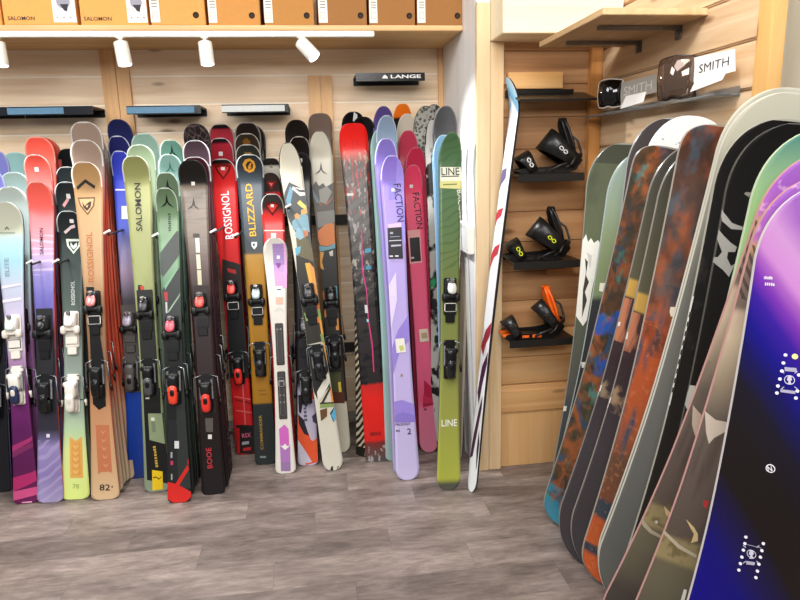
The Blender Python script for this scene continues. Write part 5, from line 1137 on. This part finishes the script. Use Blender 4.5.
    bm = bmesh.new(); tube(bm, [(.235, .02, .15), (.262, .02, .13), (.272, .0, .085), (.268, -.02, .07)], .005, 8); bmo('heel_strap', bm, mb2, root, True)
    return root
sb_binding(515, 170, 1.439, ('#161514', '#2c2a28', '#1f1e1d'), '#181716', '#d8d6d2', 'black snowboard binding with white ring logos, on the upper shelf of the alcove', 1.06)
sb_binding(505, 252, 1.059, ('#141312', '#232120', '#1f1e1d'), '#171615', '#d6e020', 'black snowboard binding with yellow ring logos, on the middle shelf of the alcove', 1.06)
sb_binding(501, 333, .701, ('#161413', '#262321', '#ef6a1c'), '#f0641a', '#2a2826', 'black snowboard binding with orange highback and footbed, on the lowest alcove shelf', 1.06, .062)

# ================================================================== TOP-RIGHT SHELF, GOGGLES, CARDS
sh = empty('bracket_shelf', Matrix.Translation((XR, 2.35, 1.942))); tag(sh, 'wooden shelf board on two metal brackets, high on the right wall', 'shelf')
bm = bmesh.new(); bbox(bm, -.36, -.002, -.285, .30, 0, .022, .002); bmo('board', bm, wood('shelf_ply', '#cfae82', '#b8946a', 'y', knots=False), sh)
for yy, lab in ((-.12, 0), (.16, 1)):
    bm = bmesh.new(); bbox(bm, -.30, -.004, yy - .011, yy + .011, -.014, -.001, .001); bbox(bm, -.008, -.001, yy - .018, yy + .018, -.045, -.001, .001); bbox(bm, -.013, -.009, yy - .01, yy + .01, -.04, -.015, .001)
    bmo('bracket', bm, mat('#7b736c', .35, .5), sh)

wall_lbl = XR - .012
def ledge_z(y): return 1.69
# goggle ledge
lg = empty('goggle_ledge', Matrix.Translation((XR, 2.3, 1.672))); tag(lg, 'clear acrylic goggle ledge along the right wall', 'ledge')
acr = mat('#dfe6ea', .08, trans=.9)
bm = bmesh.new(); bbox(bm, -.085, -.002, -.43, .50, 0, .005, .001); bbox(bm, -.006, -.002, -.43, .50, .005, .03, .001); bmo('acrylic_tray', bm, acr, lg)
bm = bmesh.new(); bbox(bm, -.088, -.085, -.43, .50, -.001, .008, .001); bmo('front_lip', bm, acr, lg)
def goggle(pc, w, h, yaw, label, lens, frame):
    root = empty('ski_goggles', Matrix.Translation(pc) @ Matrix.Rotation(math.radians(yaw), 4, 'Z')); tag(root, label, 'goggles', 'goggles on the right wall')
    # local: -y towards viewer; curved lens
    bm = bmesh.new(); n, k = 20, 10; G = []
    for i in range(n + 1):
        a = math.radians(-75 + 150 * i / n); col = []
        for j in range(k + 1):
            t = j / k * 2 - 1; hh = h / 2 * (1 - .12 * abs(a) / 1.3); notch = .07 * h * math.exp(-(a / .25) ** 2) if t < 0 else 0
            col.append(bm.verts.new((math.sin(a) * w / 2, -math.cos(a) * w * .28 - .012 * (1 - t * t), t * (hh - (notch if t < 0 else 0)))))
        G.append(col)
    for i in range(n):
        for j in range(k): bm.faces.new((G[i][j], G[i + 1][j], G[i + 1][j + 1], G[i][j + 1]))
    rim = [G[i][0].co.copy() for i in range(n + 1)] + [G[n][j].co.copy() for j in range(1, k)] + [G[i][k].co.copy() for i in range(n, -1, -1)] + [G[0][j].co.copy() for j in range(k - 1, 0, -1)]
    rim = [p + Vector((0, .006, 0)) for p in rim]
    o = bmo('lens', bm, mat(lens, .06, .55, coat=1), root, True); o.modifiers.new('t', 'SOLIDIFY').thickness = .002
    bm = bmesh.new(); tube(bm, rim, .0042, 8, closed=True); bmo('frame', bm, mat(frame, .35), root, True)
    bm = bmesh.new(); n = 18
    P = [Vector((math.sin(math.radians(-80 - 200 * i / n)) * w * .5, -math.cos(math.radians(-80 - 200 * i / n)) * w * .38 - 0.0, -.002)) for i in range(n + 1)]
    for i in range(n): prism(bm, [P[i] + Vector((0, 0, -.018)), P[i + 1] + Vector((0, 0, -.018)), P[i + 1] + Vector((0, 0, .018)), P[i] + Vector((0, 0, .018))], ((P[i] + Vector()).normalized() * .002))
    bmo('strap', bm, mat('#2a2624', .6), root)
    return root
g1 = px_(611, 94, 1.245); g2 = px_(678, 79, 1.235)
goggle(g1, .10, .112, -48, 'small black goggles in the corner of the alcove, left of the grey name card', '#0b0a0a', '#e9e4dc')
goggle(g2, .125, .14, -52, 'large dark mirrored goggles left of the white name card on the right wall', '#5a463a', '#1b1716')
def card_on_x(name, poly, X, th, m_, label, cat, group=None):
    P = [px_(x, y, X) for x, y in poly]; base = P[0].copy()
    root = empty(name, Matrix.Translation(base)); tag(root, label, cat, group)
    bm = bmesh.new(); prism(bm, [p - base for p in P], (th, 0, 0)); bmo('board', bm, m_, root)
    return root, base
def card_text(root, base, s, a, b_, hp, X, color):
    A, B = px_(a[0], a[1], X), px_(b_[0], b_[1], X); C = px_(a[0], a[1] - hp, X)
    up = Vector((0, 0, C.z - A.z)); d = Vector((0, B.y - A.y, B.z - A.z))
    # text runs toward the camera (-y) and faces -x
    flat_text('lettering', s, A - base, d, up, color, root, .0012 if d.cross(up).x < 0 else -.0012, 0.0)
c1, b1 = card_on_x('name_card', [(621, 83), (656, 74), (656.5, 92), (621.5, 101)], 1.262, .003, mat('#a9a49c', .5), 'grey card with name lettering beside the small black goggles', 'card', 'name cards on the right wall')
card_text(c1, b1, 'SMITH', (624, 96), (652, 89), 8.5, 1.262, '#d8d6d0')
c2, b2 = card_on_x('name_card', [(692, 58), (734, 49), (734.5, 71), (692, 83)], 1.255, .003, mat('#f4f1ea', .5), 'white card with dark name lettering beside the large mirrored goggles', 'card', 'name cards on the right wall')
card_text(c2, b2, 'SMITH', (699, 73.5), (729, 65.5), 8.5, 1.255, '#26262a')
c3, b3 = card_on_x('price_label', [(626, 96), (646, 91.5), (643, 102), (620, 109)], 1.213, .002, mat('#f2efea', .5), 'white price label below the grey name card', 'label', 'price labels on the goggle ledge')

c4, b4 = card_on_x('price_label', [(697, 77), (728, 68), (722, 80), (690, 92)], 1.213, .002, mat('#f3f0ea', .5), 'white price label below the white name card', 'label', 'price labels on the goggle ledge')


# ================================================================== SNOWBOARDS
def board(label, fit, stops, wid=(.296, .25, .296), ends=(.18, .18), pts=(2.2, 2.2), side='#cfcac2', rim=None, art=(), over=(), k=0, wob=0, wscale=(4, 4), texts=(), rough=.25, interp='LINEAR', base='#1a1a1c', yaw=50, yspace=False):
    X0, Y0, X1, Y1, z1 = fit
    p = Plank((X0, Y0, 0), (X1, Y1, z1), math.radians(yaw), wid[0], wid[1], wid[2], .010, .022, ends[0], ends[1], pts[0], pts[1], .018)
    root = empty('snowboard', p.M); tag(root, label, 'snowboard', 'snowboards leaning in a row on the right wall')
    def vv(s):
        if not isinstance(s, tuple): return s
        u, q = p.uq(*s); return q / p.L + (k * u / (2 * p.hw(min(q, p.L * .85))) if yspace else 0)
    st = [(vv(s_[0]), s_[1]) for s_ in stops]; ov = []
    for o in over:
        o = dict(o)
        if 'pp' in o: a, c = vv(o['pp'][0]), vv(o['pp'][1]); o['v'] = (min(a, c), max(a, c))
        ov.append(o)
    tm = top_material(st, k, wob, wscale, rim, .965, ov, rough, interp, .006, p.L, -1)
    p.mesh('board_body', [tm, mat(side, .3), mat(base, .35)], root, 16)
    if art: p.graphic('graphic', art, root, .0006)
    for t in texts:
        if t[0][0] == '~': marks(p, *t[1:5], root, int(t[0][1:]))
        else: p.text(*t[:5], root, bold=.008)
    return root, p
MOT_ = None
MOT = lambda seed, v=(0, 1): [dict(t='noise', s=(22, 14), th=.52, w=.12, c='#2e2a22', seed=seed + 20, d=6, a=.7), dict(t='noise', s=(16, 9), th=.5, w=.07, c='#a85c30', seed=seed, dist=1.2, d=6, a=.8), dict(t='noise', s=(13, 8), th=.6, w=.05, c='#34506c', seed=seed + 3, dist=1.0, d=5, a=.85), dict(t='noise', s=(15, 10), th=.64, w=.04, c='#3f8f86', seed=seed + 7, d=5, a=.8), dict(t='noise', s=(30, 22), th=.6, w=.1, c='#2a2622', seed=seed + 11, a=.5)]
board('green snowboard with white feather graphic, rearmost of the row by the alcove', (1.068, 2.387, 1.174, 2.337, 1.550),
    [(0, '#3a3b3c'), (.3, '#47484a'), (.34, '#54534f'), (.66, '#59604a'), (.75, '#5f664c'), (.9, '#484b3c'), (1, '#434438')], side='#8a8a80', rim='#8f9086',
    over=[dict(t='noise', s=(9, 6), th=.5, w=.2, c='#6f7658', a=.5, v=(.62, .95))],
    art=[('#e9e5da', [(581, 232), (583, 240), (586, 234), (588, 242), (591, 238), (594, 243), (598, 240), (600, 243), (598, 262), (592, 290), (587, 320), (583, 326), (576, 316), (577, 280), (580, 250)]), ('#3c3a36', [(585, 258), (588, 262), (586, 275), (589, 282), (585, 292), (587, 300), (582, 318), (583, 290), (586, 272)]), ('#c9c5ba', [(587, 252), (592, 256), (590, 270)]), ('#d9d6cc', [(573, 273), (578, 274), (578, 281), (572, 280)]), ('#dcd8cc', [(564, 406), (567, 406), (566, 411), (563, 411)])])
board('dark snowboard with pale green top in torn clear wrap, second from the alcove', (1.035, 2.317, 1.198, 2.182, 1.516),
    [(0, '#303236'), (.58, '#323236'), (.64, '#35363a'), (.655, '#7f8c66'), (.8, '#86946f'), (1, '#93a39a')], side='#b9c4c0', rim='#a9b4b0', k=-.05,
    art=[('#e9e4d4', [(600, 283), (605, 283), (604, 292), (599, 291)]), ('#d8d4ca', [(581, 362), (586, 362), (586, 367), (582, 368)])])
board('charcoal snowboard with large round nose, seen above the first orange one', (1.079, 2.225, 1.196, 2.041, 1.621), [(0, '#3a3638'), (.7, '#4a4442'), (1, '#433c3c')], side='#b9b6b0', rim='#a09c98')
board('snowboard with blunt nose and blue, rust and teal mottled print, nearest the alcove', (0.985, 2.275, 1.170, 1.963, 1.520),
    [(0, '#2a6f96'), (.06, '#4f4038'), (.12, '#6a4a2c'), (.3, '#54503c'), (.6, '#54503f'), (.8, '#5b4a3c'), (1, '#6b4a30')], wob=.06, over=MOT(2) + [dict(t='noise', s=(14, 9), th=.5, w=.12, c='#3c362c', seed=41, v=(.6, 1), a=.8), dict(t='noise', s=(10, 6), th=.55, w=.04, c='#2358b0', seed=31, v=(.4, .62), a=.9), dict(t='noise', s=(10, 8), th=.5, w=.05, c='#2a86a0', seed=5, v=(0, .1), a=.9)],
    ends=(.11, .11), pts=(3.4, 3.4), side='#8a8478', rim='#9a948a')
board('snowboard with plain white rounded nose between the mottled ones', (1.07, 2.20, 1.203, 1.945, 1.620), wid=(.28, .25, .28), stops=[(0, '#8a8884'), (.6, '#a9a7a2'), (.9, '#e6e4df'), (1, '#eeece8')], side='#d6d4d0', rim='#f2f0ec', over=[dict(t='noise', s=(40, 40), th=.72, w=.02, c='#8a8a8c', v=(.88, 1))])
board('dark plum snowboard with a yellow block and small white marks, left of its twin', (0.949, 2.061, 1.177, 1.817, 1.528),
    [(0, '#3f3a3e'), (.3, '#443e42'), (.42, '#3c3438'), (.52, '#3a2c30'), (.625, '#4a3436'), (.66, '#4a3434'), (.665, '#c8a050'), (.7, '#c8a050'), (.705, '#5c5844'), (.88, '#4c4a3e'), (1, '#3e3a38')], side='#8a847e', rim='#8f8a84', wob=.012,
    over=[dict(t='noise', s=(26, 4), th=.6, w=.05, c='#c07a5a', v=(.56, .66)), dict(t='noise', s=(20, 14), th=.62, w=.06, c='#a08a70', v=(.42, .5), a=.8)],
    art=[('#eeeae6', [(599, 385), (602, 385), (600.5, 391), (597.6, 391)]), ('#eeeae6', [(597.5, 392), (599.5, 392), (598, 396), (596.4, 396)]), ('#eeeae6', [(618.5, 322), (620.8, 322), (619.8, 326), (617.8, 326)])])
board('dark plum snowboard with a yellow block, right of its twin', (0.975, 2.0, 1.169, 1.748, 1.522),
    [(0, '#3f3a3e'), (.3, '#443e42'), (.42, '#3c3438'), (.52, '#3a2c30'), (.61, '#4a3436'), (.64, '#4a3434'), (.645, '#c8a050'), (.68, '#c8a050'), (.685, '#5c5844'), (.88, '#4c4a3e'), (1, '#3e3a38')], side='#8a847e', rim='#9a948c', wob=.012,
    over=[dict(t='noise', s=(26, 4), th=.6, w=.05, c='#c07a5a', v=(.55, .64)), dict(t='noise', s=(20, 14), th=.6, w=.06, c='#b09070', v=(.4, .47), a=.8)],
    art=[('#eeeae6', [(608.6, 397), (611.4, 397), (610, 403), (607.4, 403)]), ('#eeeae6', [(607.4, 404), (609, 404), (607.6, 408), (606.2, 408)]), ('#eeeae6', [(626, 332), (628.4, 332), (627.4, 339), (625.2, 339)])])
board('snowboard with flat-cornered nose and orange, blue and rust mottled print, middle of the row', (0.995, 1.90, 1.148, 1.650, 1.572),
    [(0, '#c0582c'), (.04, '#c85c2a'), (.05, '#35404e'), (.065, '#35404e'), (.07, '#c8602c'), (.14, '#c05a2c'), (.15, '#3a4450'), (.19, '#3a4450'), (.2, '#7a4a34'), (.3, '#6a4c3a'), (.38, '#b05a32'), (.6, '#c0582e'), (.68, '#6f5a54'), (.8, '#5f5450'), (.92, '#5a3a2c'), (1, '#4c3026')], wob=.05, wscale=(6, 3),
    over=[dict(t='noise', s=(14, 2.2), th=.54, w=.04, c='#3e4e5e', seed=3, v=(.3, .7), a=.95), dict(t='noise', s=(16, 9), th=.51, w=.07, c='#a85a34', seed=8, d=7, v=(.6, 1), a=.8), dict(t='noise', s=(14, 9), th=.6, w=.05, c='#46606e', seed=14, v=(.62, 1), a=.7), dict(t='noise', s=(16, 12), th=.53, w=.12, c='#3a2c26', seed=24, d=6, v=(.55, 1), a=.7), dict(t='noise', s=(12, 7), th=.6, w=.05, c='#4f8a80', seed=17, v=(.15, .4), a=.8), dict(t='noise', s=(60, 50), th=.62, w=.08, c='#e08a5a', a=.35, v=(0, .62))],
    ends=(.11, .12), pts=(3.4, 3.2), side='#a9a39a', rim='#b4a898', art=[('#f2ead0', [(670.5, 307), (678, 307), (677, 317), (671, 316.5), (669.6, 312)])])
board('cream-nosed grey snowboard, the rear one of two with large pale rounded noses', (1.005, 1.83, 1.192, 1.500, 1.654), [(0, '#7d7c78'), (.6, '#8a8984'), (.9, '#cac6b2'), (1, '#d2ceba')], side='#dcd8c6', rim='#e2dece')
board('cream-nosed grey snowboard, the front one of two with large pale rounded noses', (0.99, 1.795, 1.167, 1.455, 1.639), [(0, '#6a6b67'), (.4, '#70706c'), (.7, '#77766f'), (.85, '#a5a292'), (.93, '#c6c2ae'), (1, '#cfcbb8')], side='#d2cebc', rim='#dedaca')
board('black snowboard with white lettered edge, left of the black one with a grey figure', (1.004, 1.652, 1.136, 1.431, 1.577), [(0, '#26241f'), (.5, '#1b1a18'), (1, '#141211')], side='#e9e6dc', rim='#b9b6a8',
    over=[dict(t='noise', s=(14, 8), th=.62, w=.08, c='#4a4440', v=(.55, .8), a=.6)],
    art=[('#e9e8e0', [(690, 296), (694, 296), (670, 405), (665.5, 405)])] + [('#3a3a38', [(689.6 - i * 2.1, 312 + i * 9.4), (692 - i * 2.1, 312 + i * 9.4), (690.8 - i * 2.1, 317 + i * 9.4), (688.4 - i * 2.1, 317 + i * 9.4)]) for i in range(9)])
board('black snowboard with pale grey curved figure, between the lettered one and the green one', (1.017, 1.574, 1.130, 1.376, 1.565), [(0, '#1c1b18'), (.5, '#151412'), (1, '#0f0e0e')], side='#8f8d84', rim='#5e5c56',
    art=[('#a5a39c', [(720, 209), (724, 213), (732, 223), (743, 227), (742, 230), (731, 229), (722, 221), (718, 214)]), ('#a5a39c', [(718, 229), (724, 236), (731, 243), (737, 247), (735, 252), (728, 252), (727, 258), (731, 266), (735, 264), (729, 277), (723, 270), (713, 262), (713, 257), (718, 257), (722, 252), (719, 244), (716, 238)]), ('#8f8d86', [(746, 192), (752, 192.5), (749, 197), (744, 194)]), ('#c9c6bc', [(690, 385), (697, 386), (691, 415), (684, 404)])])
board('light green snowboard with teal tip, behind the purple ones', (0.978, 1.510, 1.136, 1.275, 1.549), [(0, '#9ab87a'), (.7, '#a9cf86'), (.9, '#a3cb8a'), (.96, '#86b08c'), (1, '#5c9486')], side='#dce4cc', rim='#cfe0bc', k=-.05)
Qs = [(0, '#4a423e'), (.16, '#4c443f'), (.2, '#5f584a'), (.27, '#6a6350'), (.31, '#6c6450'), (.32, '#9a8a62'), (.36, '#94855f'), (.37, '#5c5048'), (.5, '#675a52'), (.6, '#6e6258'), (.66, '#a08e78'), (.74, '#d0bca0'), (.78, '#cdb49c'), (.79, '#7c6a60'), (.87, '#8a7268'), (.885, '#d8a878'), (.9, '#c070c8'), (.95, '#a862c8'), (1, '#b072d0')]
Qo = [dict(t='wave', s=(34, 14), rot=-.5, dist=3, th=.55, w=.15, c='#4a3c38', v=(.79, .875), a=.8), dict(t='noise', s=(40, 5), th=.56, w=.08, c='#4c3e3a', v=(.37, .64), a=.5), dict(t='noise', s=(50, 26), th=.55, w=.06, c='#6f6040', v=(.315, .365), a=.8), dict(t='noise', s=(30, 30), th=.62, w=.04, c='#f0c0e0', v=(.89, 1), a=.6)]
def qart(dx, dy):
    g = lambda L: [(x + dx, y + dy) for x, y in L]
    return [('#c9b3a0', g([(693, 405), (697, 410), (703, 416), (709, 422), (705, 436), (700, 430), (695, 436), (692, 424)])), ('#d8b48a', g([(664, 506), (670, 512), (672, 520), (666, 515)])), ('#b0a48c', g([(636, 515), (652, 530), (670, 540), (668, 542), (650, 533), (635, 518)])), ('#c8c0b0', g([(655, 521), (657, 520), (658.5, 522), (657, 524), (655, 523)]))]
board('snowboard with mauve nose and brown mountain print, first of two with pink edges', (0.875, 1.541, 1.129, 1.221, 1.498), Qs, side='#d6a6a0', rim='#cf9d96', over=Qo, wob=.02, wscale=(5, 3), k=-.03, art=qart(0, 0))
board('snowboard with mauve nose and brown mountain print, second of two with pink edges', (0.856, 1.375, 1.096, 1.199, 1.450), Qs, side='#d6a6a0', rim='#cf9d96', over=Qo, wob=.02, wscale=(5, 3), k=-.03,
    art=[('#d3c3b2', [(705, 411), (716, 420), (727, 422), (725, 432), (714, 438), (709, 444), (706, 432)]), ('#dcc08c', [(686, 519), (694, 527), (698, 534), (698, 541), (691, 543), (694, 534), (690, 527)]), ('#bcae96', [(664, 530), (680, 545), (697, 555), (696, 558), (678, 548), (663, 533)]), ('#c03a3a', [(704, 500), (709, 501), (707, 509), (703, 505)]), ('#f0ece4', [(684, 589), (687, 590), (684, 603), (680, 603)])])
P = [((700, 596), '#100a80'), ((706, 540), '#110c74'), ((712, 508), '#1a1450'), ((722, 470), '#1c1616'), ((745, 440), '#1c1616'), ((745, 385), '#1a1524'), ((748, 350), '#14105a'), ((752, 325), '#160f88'), ((758, 300), '#3a1a9c'), ((764, 285), '#7c34b0'), ((775, 280), '#a860be'), ((790, 285), '#cc8ad0'), ((800, 260), '#d098d4'), ((800, 225), '#a86cc4')]
P_old = [(0, '#120c7e'), (.1, '#140e90'), (.2, '#16109c'), (.28, '#181040'), (.34, '#1c1616'), (.55, '#1c1616'), (.585, '#1a1438'), (.62, '#1a1290'), (.67, '#3a1ca8'), (.71, '#8a38b8'), (.76, '#c47ad4'), (.84, '#dca0e0'), (.92, '#b86cd0'), (1, '#a050c4')]
pr, pp = board('purple, pink and deep blue snowboard with white inserts, nearest in the right-hand row', (0.861, 1.151, 1.070, 1.171, 1.439), P, side='#8a8480', rim='#d8d2d0', k=.2, wob=.04, wscale=(3, 2.2), rough=.22, yspace=True,
    over=[dict(t='noise', s=(6, 5), th=.62, w=.15, c='#a050c8', v=(.85, 1), a=.7)],
    texts=[('~7', (764, 279), (773, 279.5), 3, '#f6e8f8'), ('~5', (765, 285.5), (775, 286), 3, '#f6e8f8')])
# inserts, mounting pictogram and round emblem on the purple board
def dot(x, y, r, c='#e9e6f0', h=.0016):
    u, q = pp.uq(x, y); c_ = Vector((u, -(pp.h(q) + pp.thk(q) / 2), q)); bm = bmesh.new(); cyl(bm, c_, c_ + Vector((0, -h, 0)), r, 16); bmo('insert', bm, mat(c, .3), pr)
for x, y in ((785.5, 355), (783.5, 363), (782, 371), (780, 379), (778, 386), (777, 393), (799, 375), (797.5, 391), (796, 398)): dot(x, y, .0036)
dot(795, 356.5, .006, '#e6dc9a')
for x, y in ((746, 537), (745, 543.5), (743.5, 550), (742, 557), (740.5, 563.5), (739, 570), (763.5, 543.5), (762, 550.5), (760.5, 557), (759, 564), (757.5, 571), (756, 577.5)): dot(x, y, .0034)
bm = bmesh.new()
def ring(x, y, r, t):
    u, q = pp.uq(x, y); n = 24; bm = bmesh.new()
    tube(bm, [Vector((u + math.cos(2 * math.pi * i / n) * r, -(pp.h(q) + pp.thk(q) / 2 + .0006), q + math.sin(2 * math.pi * i / n) * r)) for i in range(n)], t, 5, closed=True, ry=t)
    bmo('emblem_ring', bm, mat('#e9e6f0', .4), pr)
ring(770.5, 468.5, .0085, .0011); ring(789.5, 380, .0095, .0007); ring(751.5, 554, .009, .0006)
pp.text('N', (768.3, 471), (772.8, 471), 5, '#f2f0f4', pr, 'lettering')
G2 = []
for cx, cy in ((789.5, 380), (751.5, 554)):
    G2 += [('#d8d4e4', [(cx - 1.5, cy - 4), (cx + 1.8, cy - 4), (cx + 2.6, cy), (cx + 1, cy + 1), (cx + 2.4, cy + 4.4), (cx - 2, cy + 4.4), (cx - .8, cy + 1), (cx - 2.6, cy)]),
           ('#b9b4cc', [(cx - 5, cy - 13), (cx + 7, cy - 12), (cx + 7.5, cy - 8), (cx - 4.6, cy - 9)] if cx > 770 else [(cx - 4, cy - 10), (cx + 10, cy - 6.5), (cx + 10, cy - 6), (cx - 4, cy - 9.5)]),
           ('#b9b4cc', [(cx - 9, cy + 9), (cx + 6, cy + 11), (cx + 6, cy + 14), (cx - 9, cy + 12)] if cx > 770 else [(cx - 5, cy + 6.5), (cx + 4, cy + 8), (cx + 3, cy + 11), (cx - 5, cy + 10)])]
    for sx_, sy_ in ((-1, -1), (1, -1), (-1, 1), (1, 1)): G2.append(('#d8d4e4', [(cx + sx_ * 5.4, cy + sy_ * 6.4), (cx + sx_ * 8.4, cy + sy_ * 8.6), (cx + sx_ * 7.8, cy + sy_ * 9.2), (cx + sx_ * 5, cy + sy_ * 7)]))
pp.graphic('mounting_mark', G2, pr, .0012)
